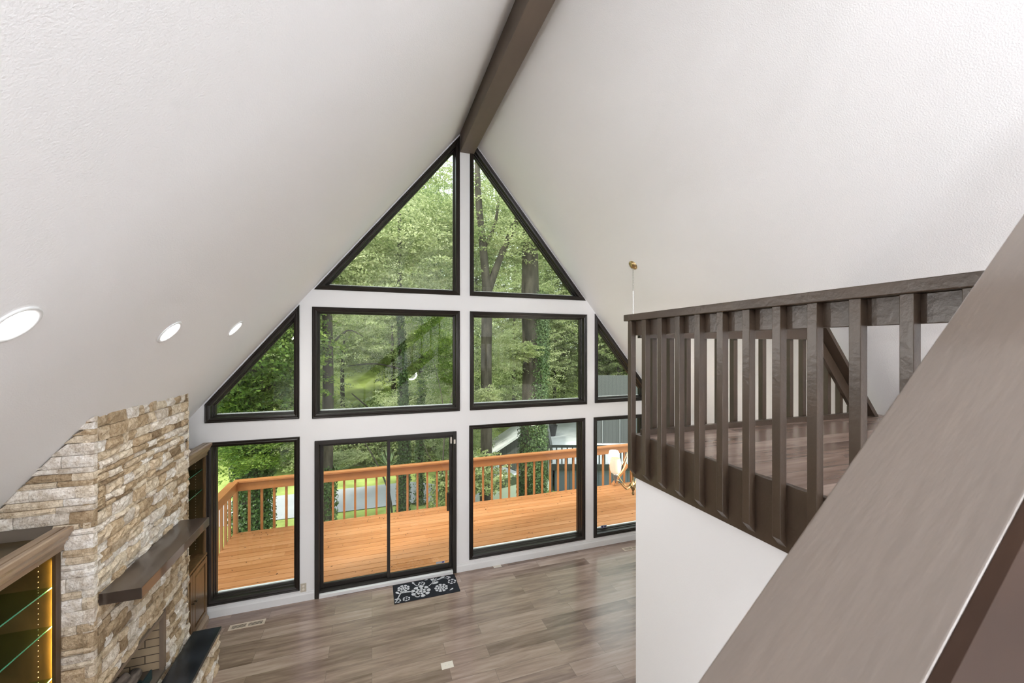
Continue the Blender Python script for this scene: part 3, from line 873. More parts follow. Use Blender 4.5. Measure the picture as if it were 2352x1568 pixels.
# chain then rod
m = MB(); z = cz-HUB-.03; k = 0
for k in range(9):
    zz = z - k*.032
    pts = []
    for i in range(9):
        a = 2*PI*i/8
        p = (math.cos(a)*.008, 0) if k % 2 == 0 else (0, math.cos(a)*.008)
        pts.append((p[0], p[1], zz-.018+math.sin(a)*.02))
    m.tube(pts, .0022, 6, cap=False)
m.build('chain', M['silver'], ch2, smooth=True)
MB().tube([(0,0,z-.30),(0,0,.50)], .005, 8).build('hanging_rod', M['silver'], ch2)
prof = [(.0005,-.13),(.012,-.12),(.018,-.10),(.008,-.08),(.022,-.05),(.045,-.02),(.05,.0),(.03,.03),(.012,.05),(.012,.12),(.024,.16),(.012,.20),(.009,.40),(.020,.44),(.012,.48),(.0005,.51)]
MB().lathe(prof, 20).build('centre_column', M['brass'], ch2, smooth=True)
def bez(p, n=14):
    out = []
    P = [Vector(q) for q in p]
    # Catmull-Rom
    Q = [P[0]]+P+[P[-1]]
    for i in range(len(P)-1):
        for s in range(n):
            t = s/n; a,b,c,d_ = Q[i],Q[i+1],Q[i+2],Q[i+3]
            out.append(.5*((2*b)+(-a+c)*t+(2*a-5*b+4*c-d_)*t*t+(-a+3*b-3*c+d_)*t**3))
    out.append(P[-1]); return out
for k, va in enumerate([205,133,277,349,61]):
    ang = math.radians(va-19.1); ca, sa = math.cos(ang), math.sin(ang)
    R = .285
    def q(r, z): return (ca*r, sa*r, z)
    arm = MB().tube(bez([q(.03,.0),q(.10,-.035),q(.17,.02),q(.23,.085),q(R,.11)], 6), .0065, 8).build('arm', M['brass'], ch2, smooth=True)
    MB().tube(bez([q(R,.155),q(R-.05,.16),q(.15,.24),q(.09,.38),q(.03,.55),q(.02,.60)], 6), .0055, 8).build('upper_scroll', M['brass'], ch2, smooth=True)
    cup = MB().lathe([(.0005,.07),(.006,.075),(.012,.10),(.022,.12),(.026,.15),(.034,.17),(.038,.19),(.0005,.19)], 16, q(R,0)).build('candle_cup', M['silver'], ch2, smooth=True)
    lit = k != 0
    MB().lathe([(.030,.191),(.054,.203),(.067,.232),(.072,.28),(.070,.33),(.060,.382),(.052,.392),(.050,.389),(.057,.372),(.066,.33),(.068,.28),(.063,.24),(.052,.212)], 24, q(R,0)).build('glass_shade', M['shade_lit'] if lit else M['shade'], ch2, smooth=True, label='dim cream glass shade' if not lit else 'glowing white glass shade')


# =================================================================== small floor items
def vent(x, y, sx_, sy, label):
    e = empty('floor_vent', (x, y, 0), label, 'floor vent', 'beige floor vents by the windows')
    m = MB(); m.box(-sx_/2, sx_/2, -sy/2, -sy/2+.018, 0, .006); m.box(-sx_/2, sx_/2, sy/2-.018, sy/2, 0, .006)
    m.box(-sx_/2, -sx_/2+.025, -sy/2+.018, sy/2-.018, 0, .006); m.box(sx_/2-.025, sx_/2, -sy/2+.018, sy/2-.018, 0, .006); m.box(-.012,.012,-sy/2+.018, sy/2-.018, 0, .006)
    m.build('vent_frame', M['vent'], e)
    MB().box(-sx_/2+.02, sx_/2-.02, -sy/2+.015, sy/2-.015, .0, .001).build('duct_opening', M['dark'], e)
    m = MB(); n = 24
    for i in range(n):
        xx = -sx_/2+.03+(sx_-.06)*i/(n-1)
        m.box(xx-.0028, xx+.0028, -sy/2+.018, sy/2-.018, .0012, .005)
    m.build('louvres', M['vent'], e)
vent(-1.435, 5.70, .38, .10, 'beige metal floor vent below the left lower window')
vent(4.12, 5.75, .34, .10, 'beige metal floor vent near the loft corner wall')
e = empty('floor_outlet', (.755, 4.282, 0), 'white rectangular outlet cover set in the plank floor', 'floor outlet')
MB().box(-.064,.064,-.046,.046,0,.006).build('cover_plate', M['plate'], e, bevel=.003)
for sx_ in (-.018,.018): MB().lathe([(.0045,0),(.0045,.0015),(.0005,.0016)], 10, (sx_,0,.006)).build('screw', M['silver'], e)
MB().box(1.76,1.885,YW-.075,YW-.018,0,.004).build('floor_plate', M['plate'], bevel=.002, label='small white plate on the floor against the right baseboard', cat='floor plate')
e = empty('wall_outlet', (-.865, YW, .175), 'beige electrical outlet on the post left of the sliding door', 'outlet')
MB().box(-.035,.035,-.006,0,-.058,.058).build('cover_plate', M['outlet'], e, bevel=.003)
m = MB()
for zz in (-.022,.022): m.lathe([(.0005,.0),(.015,.0),(.015,.003),(.0005,.0035)], 16, (0,-.006,zz), (0,-1,0))
m.build('sockets', M['plate'], e)

# door mat with flowers
mt = empty('door_mat', (.715, 5.742, 0), 'black door mat with white flower pattern at the sliding door', 'door mat')
MB().box(-.44,.44,-.225,.213,0,.009).build('mat_base', M['matblack'], mt, bevel=.004)
fl = MB()
ZT = .0094
def poly2(pts):
    n = len(pts); fl.add([(x,y,ZT) for x,y in pts]+[(x,y,ZT+.0012) for x,y in pts], [tuple(range(n,2*n))]+[(i,(i+1)%n,n+(i+1)%n,n+i) for i in range(n)])
def ok(x, y): return max(-.43,min(.43,x)), max(-.215,min(.203,y))
def petal(cx_, cy_, a, r0, r1, wd):
    pts = []
    for i in range(13):
        t = i/12; r = r0+(r1-r0)*t; ww = wd*math.sin(PI*min(1,t*1.0))**.6*(.45+.7*t)
        pts.append((r, ww))
    full = [(r, w_) for r, w_ in pts] + [(r, -w_) for r, w_ in pts[::-1]][1:-1]
    out = [ok(cx_+math.cos(a)*r-math.sin(a)*w_, cy_+math.sin(a)*r+math.cos(a)*w_) for r, w_ in full]
    poly2(out)
def flower(cx_, cy_, r, n, rot=0, rings=2):
    for i in range(n):
        petal(cx_, cy_, rot+2*PI*i/n, r*.55, r, r*PI/n*.80)
    if rings > 1:
        for i in range(max(5,n-2)): petal(cx_, cy_, rot+.4+2*PI*i/max(5,n-2), r*.22, r*.53, r*PI/n*.55)
    poly2([(cx_+math.cos(2*PI*i/10)*r*.17, cy_+math.sin(2*PI*i/10)*r*.17) for i in range(10)])
def vine(pts, w_):
    b = bez([(x,y,0) for x,y in pts], 5)
    for i in range(len(b)-1):
        p, q_ = b[i], b[i+1]; d_ = (q_-p).normalized(); s = Vector((-d_.y,d_.x,0))*w_/2
        poly2([ok(*(p-s)[:2]), ok(*(q_-s)[:2]), ok(*(q_+s)[:2]), ok(*(p+s)[:2])])
def lf_(x, y, a, l, w_): petal(x, y, a, 0, l, w_)
flower(-.08,-.06,.135,9); flower(-.30,.085,.085,8,.3); flower(.20,-.07,.095,9,.2); flower(.37,.035,.06,6,.2,1); flower(-.05,.115,.05,6,.1,1); flower(-.28,-.165,.05,6,.4,1); flower(-.40,-.17,.05,6,.9,1)
vine([(.04,.03),(.10,.09),(.12,.15),(.18,.19)],.010); vine([(.10,.09),(.20,.16),(.30,.15),(.33,.10)],.009); vine([(-.08,.06),(-.14,.12),(-.15,.18)],.010); vine([(-.42,-.20),(-.38,-.10),(-.34,-.02),(-.26,-.02)],.014)
for a in (.9,1.4,1.9): lf_(.115,.125,a,.075,.014)
lf_(.16,.13,.45,.15,.02); lf_(.09,.06,.3,.10,.028); lf_(-.15,.14,1.9,.06,.016); lf_(-.36,-.03,2.2,.08,.02); lf_(-.36,-.03,.8,.08,.02); lf_(-.19,-.12,-.4,.10,.02); lf_(-.18,-.03,2.9,.11,.018); lf_(.31,.19,-.7,.08,.016); lf_(.36,.17,-2.0,.06,.012); lf_(.30,-.17,.6,.07,.014); lf_(.0,.19,.2,.05,.012); lf_(.24,.195,.0,.06,.008)
fl.build('flower_pattern', M['matwhite'], mt, label='white flower pattern')

# =================================================================== deck
DZ = -.12; DY = 8.88; DX0, DX1 = -2.45, 7.2
dk = empty('deck', (2.3, 7.5, DZ), 'glossy orange stained wooden deck outside the windows', 'deck')
o_ = Vector(dk.location)
m = MB(); y = YW+.175
while y < DY-.02:
    y2 = min(y+.139, DY)
    m.box(DX0-o_.x, DX1-o_.x, y-o_.y, y2-o_.y, -.036, 0); y += .1475
m.build('deck_boards', M['deck'], dk)
MB().box(DX0+.02-o_.x, DX1-o_.x, YW+.2-o_.y, DY-.02-o_.y, -.28, -.037).build('joists', M['dark'], dk)
for x in (DX0+.15, .5, 3.2, 6.4): MB().box(x-.07-o_.x, x+.07-o_.x, DY-.25-o_.y, DY-.11-o_.y, -3.4, -.281).build('support_post', M['rough_orange_edge'], dk)

dr = empty('deck_railing', (0, DY-.02, DZ), 'orange wooden railing along the far edge of the deck', 'railing', 'deck railings')
MB().box(DX0, DX1, -.07, .07, .955, .990).build('cap_rail', M['rough_orange_edge'], dr, bevel=.003)
MB().box(DX0+.02, DX1, -.035, .0, .795, .9545).build('rail_board', M['rough_orange_edge'], dr, bevel=.002)
xs = [-2.203 + .2083*i for i in range(45)]
base_b = MB().box(-.02,.02,.001,.041,-.15,.954).build('baluster', M['rough_orange_edge'], dr)
base_b.location.x = xs[0]
for x in xs[1:]:
    c_ = base_b.copy(); C.objects.link(c_); c_.parent = dr; c_.location.x = x
MB().box(-2.45,-2.39,-.04,.05,-.2,.954).build('corner_post', M['rough_orange_edge'], dr)
ds = empty('deck_railing', (DX0+.02, 7.5, DZ), 'orange wooden side railing at the left end of the deck', 'railing', 'deck railings')
MB().box(-.07,.07,-1.30,DY-.091-7.5,.955,.990).build('cap_rail', M['rough_orange_edge'], ds, bevel=.003)
MB().box(.0,.035,-1.30,DY-.06-7.5,.795,.9545).build('rail_board', M['rough_orange_edge'], ds)
b2 = MB().box(-.042,-.001,-.02,.02,-.15,.954).build('baluster', M['rough_orange_edge'], ds)
b2.location.y = 1.13
for i in range(1,12):
    c_ = b2.copy(); C.objects.link(c_); c_.parent = ds; c_.location.y = 1.13-.2083*i
# slanting brace boards at the right end
MB().bar((5.70, DY-.13, DZ+.04),(6.15, DY-.13, DZ+.50), .035, .09, up=(0,1,0)).build('deck_brace', M['rough_orange_edge'], label='slanting orange brace board leaning on the deck railing behind the chandelier', cat='brace')
# leaf litter
m = MB(); rr = random.Random(5)
for i in range(330):
    x = rr.uniform(-2.3,6.3); y = rr.uniform(6.3,8.75)
    if rr.random() < .35: y = 8.78 - abs(rr.gauss(0,.12))
    a = rr.uniform(0,PI); l = rr.uniform(.006,.028); w_ = rr.uniform(.003,.009)
    dx, dy_ = math.cos(a)*l, math.sin(a)*l; ex, ey = -math.sin(a)*w_, math.cos(a)*w_
    z = DZ+.0008; hz = rr.uniform(.002,.008)
    m.add([(x-dx,y-dy_,z),(x+ex,y+ey,z+hz),(x+dx,y+dy_,z),(x-ex,y-ey,z+hz*.6)], [(0,1,2,3)])
m.build('leaf_litter', M['debris'], label='dark dead leaves and twigs scattered over the deck', cat='leaf litter', kind='stuff')

# =================================================================== grounds
def sm(t): t = max(0, min(1, t)); return t*t*(3-2*t)
def gz(x, y):
    z = -1.6 - 1.3*sm((x-1.2)/4.0)*sm((30-y)/10)
    yb = 17.2 + 13*sm((x-5)/4)
    if y > yb: z += .30*(min(y, 45)-yb)
    z -= .4*sm((10-y)/3)
    return z
def grid_mesh(name, x0, x1, y0, y1, nx, ny, dz, mat, fn=gz, **kw):
    vs = []; fs = []
    for j in range(ny+1):
        for i in range(nx+1):
            x = x0+(x1-x0)*i/nx; y = y0+(y1-y0)*j/ny
            vs.append((x, y, fn(x, y)+dz))
    for j in range(ny):
        for i in range(nx):
            a = j*(nx+1)+i; fs.append((a, a+1, a+nx+2, a+nx+1))
    m = MB(); m.add(vs, fs); return m.build(name, mat, smooth=True, **kw)
grid_mesh('ground', -45, 60, 6.5, 75, 105, 70, 0, M['grass'], label='sunlit green lawn and wooded bank beyond the deck', cat='ground', kind='structure')
grid_mesh('driveway', -4.8, 3.9, 13.15, 15.25, 24, 8, .02, M['concrete'], label='pale grey driveway beyond the deck railing', cat='driveway')
grid_mesh('street', -16, -6.2, 15.5, 25, 30, 20, .03, M['concrete'], label='pale pavement seen past the left corner of the deck', cat='pavement')

# =================================================================== foliage
def leaf_arrays(P, N, size, rng, narrow=.31):
    """diamond leaves folded on the midrib: P centres, N rough normals"""
    n = len(P)
    a = rng.normal(size=(n,3)); a -= (a*N).sum(1)[:,None]*N; a /= np.linalg.norm(a,axis=1)[:,None]
    b = np.cross(N, a)
    s = (size*rng.uniform(.6,1.25,n))[:,None]
    v = np.empty((n,4,3))
    v[:,0] = P - a*s*.5; v[:,2] = P + a*s*.5
    v[:,1] = P + b*s*narrow - N*s*.10 + a*s*.05; v[:,3] = P - b*s*narrow - N*s*.10 + a*s*.05
    return v.reshape(-1,3)
def mesh_from_quads(name, V, mat):
    n = len(V)//4
    me = bpy.data.meshes.new(name)
    me.vertices.add(len(V)); me.vertices.foreach_set('co', V.astype(np.float32).ravel())
    me.loops.add(n*4); me.loops.foreach_set('vertex_index', np.arange(n*4, dtype=np.int32))
    me.polygons.add(n); me.polygons.foreach_set('loop_start', np.arange(0, n*4, 4, dtype=np.int32))
    me.polygons.foreach_set('loop_total', np.full(n, 4, dtype=np.int32))
    me.update(calc_edges=True); me.materials.append(mat)
    return me
def crown_mesh(name, seed, sprays, per, leaf, R, mat, spray_r=.6, droop=.15, hollow=.3):
    rng = np.random.default_rng(seed)
    d = rng.normal(size=(sprays,3)); d /= np.linalg.norm(d,axis=1)[:,None]
    rad = rng.uniform(hollow,1,sprays)**.6
    Cn = d*rad[:,None]*np.array(R)
    out = []
    for c in Cn:
        rr_ = spray_r*rng.uniform(.6,1.3)
        k = int(per*rng.uniform(.6,1.3))
        th = rng.uniform(0,2*PI,k); q_ = np.sqrt(rng.uniform(0,1,k))*rr_
        p = np.stack([np.cos(th)*q_, np.sin(th)*q_*rng.uniform(.5,1), -droop*q_**2/rr_ + rng.normal(0,.05*rr_,k)],1)
        # tilt spray outward
        tilt = rng.uniform(-.5,.5,2); p[:,2] += p[:,0]*tilt[0] + p[:,1]*tilt[1]
        N = np.tile(np.array([-tilt[0],-tilt[1],1.0]),(k,1)) + rng.normal(0,.55,(k,3)); N /= np.linalg.norm(N,axis=1)[:,None]
        out.append(leaf_arrays(p+c, N, leaf, rng))
    return mesh_from_quads(name, np.concatenate(out), mat)
def add_mesh(name, me, parent=None, loc=(0,0,0), **kw):
    o = bpy.data.objects.new(name, me); C.objects.link(o); o.location = loc
    if parent: o.parent = parent
    return tag(o, **kw)

def trunk_mb(pts, radii, n=14):
    m = MB(); m.tube(bez(pts, 4), None or list(np.interp(np.linspace(0,1,4*(len(pts)-1)+1), np.linspace(0,1,len(pts)), radii)), n); return m
def ivy_mesh(name, pts, radii, count, seed, leaf=.10, fluff=.12):
    count = int(count*1.7); leaf *= .80
    rng = np.random.default_rng(seed)
    P = np.array([list(p) for p in bez(pts, 6)]); r = np.interp(np.linspace(0,1,len(P)), np.linspace(0,1,len(pts)), radii)
    t = rng.uniform(0,len(P)-1.001,count); i = t.astype(int); f = (t-i)[:,None]
    base = P[i]*(1-f)+P[i+1]*f; rr_ = r[i]
    th = rng.uniform(0,2*PI,count); dirs = np.stack([np.cos(th),np.sin(th),rng.normal(0,.3,count)],1)
    p = base + dirs*(rr_ + rng.uniform(0,1,count)**2*fluff)[:,None]
    N = dirs + rng.normal(0,.45,(count,3)); N[:,2] += .3; N /= np.linalg.norm(N,axis=1)[:,None]
    return mesh_from_quads(name, leaf_arrays(p, N, leaf, rng, .38), M['ivy'])

def near_tree(name, x, y, label, tpts, tr, branches=(), ivy=None, crowns=(), bark='bark', cat='tree'):
    z = gz(x, y) - .1
    e = empty(name, (x, y, z), label, cat)
    trunk_mb(tpts, tr).build('trunk', M[bark], e, smooth=True)
    for bp_, br_ in branches:
        trunk_mb(bp_, br_, 8).build('branch', M[bark], e, smooth=True)
    if ivy: add_mesh('ivy', ivy_mesh('ivy', *ivy), e, label='dark green ivy')
    for (me, loc, sc, rz) in crowns:
        o = add_mesh('foliage', me, e, loc); o.scale = sc; o.rotation_euler = (0,0,rz)
    return e

cA = crown_mesh('maple_crown', 1, 300, 85, .095, (1.9,1.5,1.7), M['leafA'], .50)
cA2 = crown_mesh('maple_crown_loose', 2, 100, 80, .095, (1.7,1.2,1.2), M['leafA'], .50, hollow=.1)
cB = crown_mesh('wood_crown', 3, 330, 80, .105, (3.2,2.6,3.4), M['leafB'], .55)
cB2 = crown_mesh('wood_crown_b', 4, 330, 80, .105, (3.0,2.6,3.8), M['leafB'], .55)
cC = crown_mesh('light_crown', 5, 290, 75, .095, (2.6,2.2,2.8), M['leafC'], .48)
cL = crown_mesh('loose_crown', 6, 150, 85, .085, (2.2,1.8,2.0), M['leafC'], .55, hollow=.1)
cS = crown_mesh('shrub_crown', 8, 130, 50, .085, (1.0,.8,.65), M['leafB'], .30, hollow=.2)
cS2 = crown_mesh('shrub_light', 9, 130, 50, .085, (1.0,.8,.65), M['leafC'], .30, hollow=.2)

# the ivied tree left of the deck corner (window 7 / 3)
near_tree('ivied_tree', -2.75, 11.2, 'thick ivy covered tree behind the left corner of the deck railing',
    [(0,0,0),(.05,0,2),(.0,0,4),(.1,0,6.5),(.05,.1,9)], [.34,.30,.26,.2,.1],
    branches=[([(0,0,4.2),(-.8,-.2,5.2),(-1.6,-.3,5.8)],[.07,.04,.02]), ([(0,0,3.6),(.8,-.4,4.4),(1.5,-.6,4.7)],[.06,.035,.015])],
    ivy=([(0,0,0),(.05,0,2),(0,0,4.4)], [.36,.33,.30], 8500, 21, .088, .17),
    crowns=[(cA,(-.1,-.3,5.1),(1,1,1),0),(cA,(-1.9,.2,6.0),(1,1,1),1.3),(cA,(.35,.6,6.9),(.8,1,1),2.2),(cA2,(.75,-.3,4.1),(.5,.6,.45),.4),(cA2,(.35,-.6,2.75),(.75,.6,.42),.9),(cA2,(1.15,-.2,3.1),(.45,.5,.35),2.4),(cA2,(-1.0,.0,2.9),(.6,.6,.4),3.1),(cA,(-.5,.2,8.3),(1.1,1,.9),4)])
near_tree('slender_tree', -1.12, 11.6, 'slender straight grey tree at the left of the window above the door',
    [(0,0,0),(.0,0,2),(.03,0,4),(.0,0,6.5),(-.05,0,9)], [.17,.15,.135,.12,.08],
    branches=[([(0,0,5.0),(.5,-.2,5.5),(.9,-.2,5.35)],[.03,.02,.008])],
    ivy=([(0,0,0),(0,0,1.2),(0,0,1.9)], [.18,.17,.14], 1500, 22, .09, .12),
    crowns=[(cL,(1.2,.3,7.4),(1,1,1),.3),(cL,(-.9,.6,8.0),(1,1,.9),2.0)])
near_tree('ivied_tree', .87, 12.4, 'narrow ivy covered tree seen through the sliding door right panel',
    [(0,0,0),(.03,0,2),(.0,0,4),(-.10,0,6),(-.1,0,9)], [.15,.13,.10,.07,.05],
    branches=[([(0,0,2.4),(-.7,-.3,3.1),(-1.4,-.5,3.8)],[.04,.03,.012]), ([(0,0,4.4),(-.8,-.4,4.6),(-1.5,-.6,4.55)],[.03,.02,.008])],
    ivy=([(0,0,0),(.03,0,2),(0,0,4),(-.10,0,6.4)], [.16,.14,.09,.06], 4600, 23, .085, .08),
    crowns=[(cA2,(.9,-.3,5.6),(.55,.6,.7),.9),(cA2,(1.1,-.1,4.3),(.55,.6,.6),2.9),(cL,(-.6,.6,8.2),(1.1,1.1,1.0),0)], bark='barkdark')
near_tree('ivied_tree', 1.45, 13.2, 'thin ivy covered stem just right of the narrow ivied tree',
    [(0,0,0),(.0,0,2),(.06,0,4)], [.08,.07,.04], ivy=([(0,0,0),(0,0,2),(.06,0,4)], [.09,.08,.05], 1800, 29, .09, .12), bark='barkdark')
near_tree('forked_tree', 3.30, 12.0, 'brown forked tree seen through the right triangular window',
    [(0,0,0),(.02,0,3),(.02,0,5.5),(.05,0,7.6)], [.20,.175,.165,.16],
    branches=[([(.05,0,7.4),(-.08,0,8.8),(-.22,.1,10.6),(-.25,.1,13.0)],[.15,.12,.10,.05]), ([(.08,0,7.5),(.45,0,8.5),(.95,.1,9.6),(1.5,.1,10.8)],[.13,.10,.09,.06]), ([(.0,0,8.9),(.35,.1,9.7),(.5,.2,10.8)],[.06,.05,.03])],
    crowns=[(cL,(-.8,.9,4.8),(.6,.6,.6),1.0),(cL,(.9,.9,5.6),(.55,.5,.5),2.0),(cS2,(-.1,-.5,4.3),(.5,.5,.5),2.0),(cL,(.2,.6,9.7),(1,1,.8),2.5),(cL,(-1.6,.8,9.0),(1,1,.9),.5),(cS2,(-.5,-.8,2.2),(1.1,1,1),.5)])
near_tree('ivied_tree', 4.85, 12.15, 'stout tree with ivy on its right side behind the right lower window',
    [(0,0,0),(.0,0,3),(.05,0,6),(-.02,0,8),(0,0,12.5)], [.36,.33,.31,.29,.2],
    ivy=([(.10,-.02,1.5),(.12,-.04,3),(.24,-.05,6),(.24,-.04,8.0)], [.33,.32,.27,.22], 12000, 24, .080, .13),
    crowns=[(cS2,(-.55,-.6,6.2),(.9,.7,.45),1.7),(cS2,(-.5,-.6,7.4),(.7,.6,.3),.7),(cL,(.6,.4,9.9),(1.2,1.1,.8),1.0)])
tt = [o for o in bpy.data.objects if o.get('label', '').startswith('stout tree')][0]
add_mesh('ivy', ivy_mesh('ivy', [(0,0,.4),(0,0,2),(.02,0,4.4)], [.37,.36,.33], 5200, 77, .080, .12), tt, label='dark green ivy')
near_tree('sapling', 1.75, 11.0, 'thin leafy sapling in front of the driveway',
    [(0,0,0),(.05,0,1.5),(.15,0,3.0),(.5,0,4.6)], [.025,.022,.018,.008],
    branches=[([(.05,0,1.6),(-.3,0,2.2),(-.5,0,2.7)],[.014,.01,.005]), ([(.15,0,3.0),(.0,0,4.0),(-.2,0,4.8)],[.014,.01,.005])],
    crowns=[(cS,(.2,0,1.0),(.65,.6,1.1),.3),(cA2,(.35,.2,3.3),(.32,.4,.35),1.1)])
near_tree('sapling', .55, 11.6, 'low leafy sapling branch spreading above the deck railing behind the door',
    [(0,0,0),(-.10,.1,1.0),(-.45,.2,1.9),(-.9,.3,2.7)], [.03,.028,.020,.012], branches=[([(-.25,.15,1.5),(-.8,.4,1.75),(-1.3,.6,1.8)],[.014,.010,.005])],
    crowns=[(cS2,(-1.3,.8,1.9),(.85,.7,.26),1.1)])
near_tree('leafy_tree', 2.75, 14.2, 'pale leafy tree between the forked tree and the neighbouring house',
    [(0,0,0),(.1,0,1.5),(.2,0,3.2)], [.10,.08,.03],
    crowns=[(cC,(.4,0,2.4),(.55,.5,.36),.8),(cC,(-1.2,1.5,3.2),(.6,.6,.5),2.1)])

near_tree('leafy_tree', -7.6, 4.6, 'broad leafy tree beside the left side of the house',
    [(0,0,0),(.1,0,3),(.2,0,6.5)], [.22,.18,.10],
    crowns=[(cB,(.2,.3,6.6),(.8,.8,.6),.8),(cB2,(.6,1.4,6.9),(.5,.5,.4),2.1)])

# shrubs on the bank and next to the lawn
rr = random.Random(12)
sh = [( -2.2,17.6,1.2),(-.9,17.9,1.3),(.5,17.7,1.2),(1.9,17.6,1.3),(-3.8,18.0,1.3),(-1.6,19.2,1.7),(.1,19.4,1.8),(1.6,19.0,1.7),(3.2,18.2,1.5),(-5.6,19.5,1.6),(2.9,11.3,.7),(3.9,11.2,.7),(3.6,11.9,.8),(2.3,11.6,.7)]
for i, (x, y, s) in enumerate(sh):
    near = y < 13
    e = empty('shrub', (x, y, gz(x,y)), 'round green shrub on the bank above the lawn' if not near else 'low green shrub below the right part of the deck', 'shrub', 'shrubs on the bank' if not near else 'shrubs below the deck')
    o = add_mesh('foliage', cS2 if i % 2 else cS, e, (0,0,.5*s)); o.scale = (s,s,s); o.rotation_euler = (0,0,rr.uniform(0,6))
    MB().tube([(0,0,-.1),(0,0,.4*s)], .03, 6).build('stem', M['barkdark'], e)
# yucca clumps
for i, (x, y, s) in enumerate([(-1.27,16.9,1.0),(.62,16.9,.95)]):
    rng = np.random.default_rng(40+i); V = []
    for k in range(90):
        a = rng.uniform(0,2*PI); el = rng.uniform(.15,1.4); l = s*rng.uniform(.6,1.0)
        d_ = np.array([math.cos(a)*math.cos(el), math.sin(a)*math.cos(el), math.sin(el)]); sd_ = np.cross(d_,[0,0,1]); sd_ /= np.linalg.norm(sd_)
        b0 = d_*.05; V += [b0-sd_*.02, b0+d_*l*.5-sd_*.028, d_*l, b0+d_*l*.5+sd_*.028]
    add_mesh('yucca', mesh_from_quads('yucca', np.array(V), M['yucca']), None, (x,y,gz(x,y)+.15), label='spiky pale yucca plant on the lawn edge, %s' % ('left one' if i == 0 else 'right one behind the door mullion'), cat='yucca', group='yucca plants')

# background woodland: every tree a thing
rr = random.Random(99); protos = []
def bg_tree(i, x, y, kind, s, h):
    h += 3.9*sm((x-5)/4)*sm((y-17)/8)
    e = empty('woodland_tree', (x, y, gz(x,y)-.1), ['leafy mid green tree in the woodland background','yellow green leafy tree in the woodland background'][kind], 'tree', ['mid green woodland trees','yellow green woodland trees'][kind])
    MB().tube([(0,0,0),(rr.uniform(-.1,.1),0,h*.5),(rr.uniform(-.2,.2),0,h)], [.16*s,.12*s,.05*s], 8).build('trunk', M['bark'], e, smooth=True)
    n = 2 if h > 5 else 1
    for k in range(n):
        o = add_mesh('foliage', (cC if kind else (cB if (i+k) % 2 else cB2)), e, (rr.uniform(-.6,.6), rr.uniform(-.4,.4), h*(1 - .42*k)))
        sc = s*rr.uniform(.85,1.1); o.scale = (sc,sc,sc); o.rotation_euler = (0,0,rr.uniform(0,6.28))
i = 0
for ang in np.linspace(-21, 52, 17):          # ring 1
    a = math.radians(ang + rr.uniform(-1.5,1.5)); D_ = rr.uniform(19.5,24)
    x, y = math.sin(a)*D_, math.cos(a)*D_
    if y < 17.5 or (x > 8.2 and y < 24): 
        continue
    bg_tree(i, x, y, 1 if rr.random() < .55 else 0, rr.uniform(.7,1.0), rr.uniform(3.0,7.5)); i += 1
for ang in np.linspace(-24, 50, 20):          # ring 2
    a = math.radians(ang + rr.uniform(-1,1)); D_ = rr.uniform(27,32)
    bg_tree(i, math.sin(a)*D_, math.cos(a)*D_, 1 if rr.random() < .45 else 0, rr.uniform(1.1,1.4), rr.uniform(6.5,10)); i += 1
for x, y in ((11,23.5),(13.5,24.5),(16,25),(18.5,25.5),(21,26),(9.3,24.5)):
    bg_tree(i, x, y, i % 2, .9, 3.2); i += 1
for ang in np.linspace(-24, 50, 12):          # ring 3
    a = math.radians(ang + rr.uniform(-1,1)); D_ = rr.uniform(38,43)
    bg_tree(i, math.sin(a)*D_, math.cos(a)*D_, 1 if rr.random() < .4 else 0, rr.uniform(1.4,1.8), rr.uniform(6,9) + (4.5 if 2 < ang < 26 else 0)); i += 1

# =================================================================== neighbouring house
nh = empty('neighbour_house', (7.5, 16.0, -3.4), 'dark grey neighbouring house with a pale deck beyond the right windows', 'house', rz=math.radians(-20))
MB().box(0,14,-.0,.2,0,1.55).build('lower_wall', M['sidingh'], nh)
MB().box(-.15,14,-.15,22,1.55,1.72).build('deck_floor', M['houseroof'], nh)
MB().box(-.15,14,-.19,-.152,1.45,1.72).build('fascia', M['blackrail'], nh)
rl_ = MB(); rl_.box(-.15,14,-.15,-.08,2.42,2.52)
rl_.build('deck_rail', M['blackrail'], nh)
m = MB()
for k in range(60): m.box(.05+k*.23,.10+k*.23,-.14,-.09,1.721,2.419)
m.build('deck_balusters', M['blackrail'], nh)
MB().prism([(-.2,-.1,0),(-.2,4.2,0),(-.2,4.2,3.5),(-.2,-.1,2.52)], (.10,0,0)).build('end_wall', M['siding'], nh)
MB().box(1.95,14,3.6,3.9,1.72,5.25).build('upper_wall', M['siding'], nh)
m = MB(); m.box(2.80,2.84,3.55,3.6,1.75,4.2); m.box(3.70,3.74,3.55,3.6,1.75,4.2); m.box(2.84,3.70,3.55,3.6,4.16,4.2)
m.build('door_casing', mat_plain('grey_casing', (.20,.21,.21), .6), nh)
MB().prism([(-3.6,2.0,1.0),(-1.2,2.0,2.6),(1.2,2.0,1.0),(1.2,2.0,0),(-3.6,2.0,0)], (0,3,0)).build('shed_wing', M['siding'], nh)
MB().prism([(-3.9,1.8,.85),(-3.9,1.8,.97),(-1.2,1.8,2.77),(-1.2,1.8,2.65)], (0,3.4,0)).build('shed_roof', M['houseroof'], nh)
MB().tube([(-.26,-.2,0),(-.26,-.2,2.4)], .03, 8).build('downpipe', M['silver'], nh)

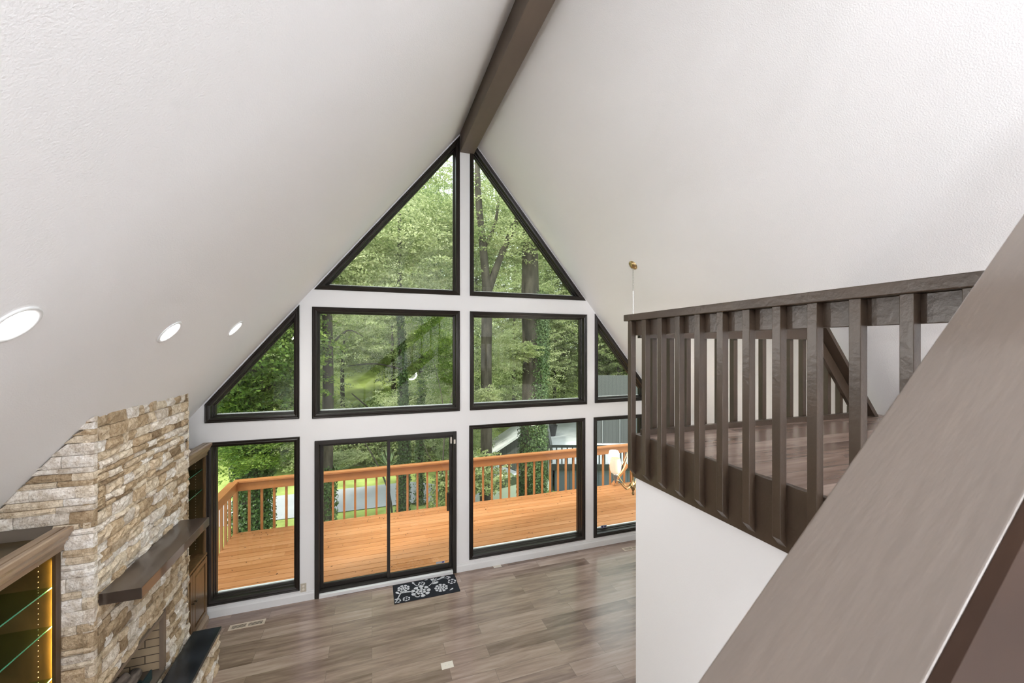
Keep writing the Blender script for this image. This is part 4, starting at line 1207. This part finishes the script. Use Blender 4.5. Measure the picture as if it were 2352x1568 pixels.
def at_house(x, y, z):
    a = math.radians(-20); return (7.5+x*math.cos(a)-y*math.sin(a), 16+x*math.sin(a)+y*math.cos(a), -3.4+z)
pc = empty('patio_chair', at_house(1.5,.95,1.72), 'black wire patio chair on the neighbouring deck', 'chair', rz=.6)
m = MB(); m.box(-.22,.22,-.22,.22,.42,.44); m.build('seat', M['blackrail'], pc)
m = MB(); m.prism([(-.22,.22,.45),(.22,.22,.45),(.20,.34,.92),(-.20,.34,.92)], (0,.02,0)); m.build('backrest', M['blackrail'], pc)
for sx_ in (-.2,.2):
    for sy in (-.2,.2): MB().tube([(sx_,sy,.42),(sx_*1.15,sy*1.15,0)], .012, 6).build('leg', M['blackrail'], pc)
MB().lathe([(.0005,0),(.24,0),(.34,.55),(.36,.58),(.32,.58),(.30,.50),(.0005,.50)], 20, (0,0,0)).build('planter', M['planter'], None, smooth=False, label='dark round planter on the neighbouring deck', cat='planter').location = at_house(.30,5.4,1.72)

def car(loc, rz, paint, label, cat='car'):
    e = empty('car', loc, label, cat, rz=rz)
    prof_ = [(-2.15,.35),(-2.2,.65),(-2.1,.88),(-1.55,.95),(-1.05,1.38),(-.2,1.45),(.55,1.38),(1.15,.98),(1.95,.88),(2.2,.68),(2.2,.35)]
    m = MB(); m.prism([(x,-.82,z) for x,z in prof_], (0,1.64,0)); m.build('body', M[paint], e, bevel=.08, segs=3)
    g_ = MB()
    g_.hexa([(.60,-.70,1.36),(.60,.70,1.36),(1.14,.74,1.01),(1.14,-.74,1.01)], [(.64,-.70,1.375),(.64,.70,1.375),(1.18,.74,1.02),(1.18,-.74,1.02)]); g_.build('windscreen', M['carglass'], e)
    g_ = MB(); g_.hexa([(-1.08,-.70,1.36),(-1.08,.70,1.36),(-1.56,.74,.99),(-1.56,-.74,.99)], [(-1.12,-.70,1.375),(-1.12,.70,1.375),(-1.60,.74,1.0),(-1.60,-.74,1.0)]); g_.build('rear_window', M['carglass'], e)
    for s in (-1,1):
        MB().prism([(x, s*.822, z) for x, z in [(-1.35,1.0),(-1.0,1.32),(.45,1.32),(.95,1.0)]], (0,s*.01,0)).build('side_window', M['carglass'], e)
        for xx in (-1.35,1.35):
            MB().lathe([(.0005,0),(.32,0),(.33,.03),(.33,.17),(.31,.2),(.0005,.2)], 20, (xx, s*.66, .33), (0,s,0)).build('wheel', M['rubber'], e)
    return e
car((4.5,14.9,gz(4.5,14.9)+.02), .35, 'carsilver', 'silver car parked below the right lower window behind leaves')
car((-7.2,21.0,gz(-7.2,21.0)+.05), .5, 'carblue', 'blue car parked far beyond the left deck corner')
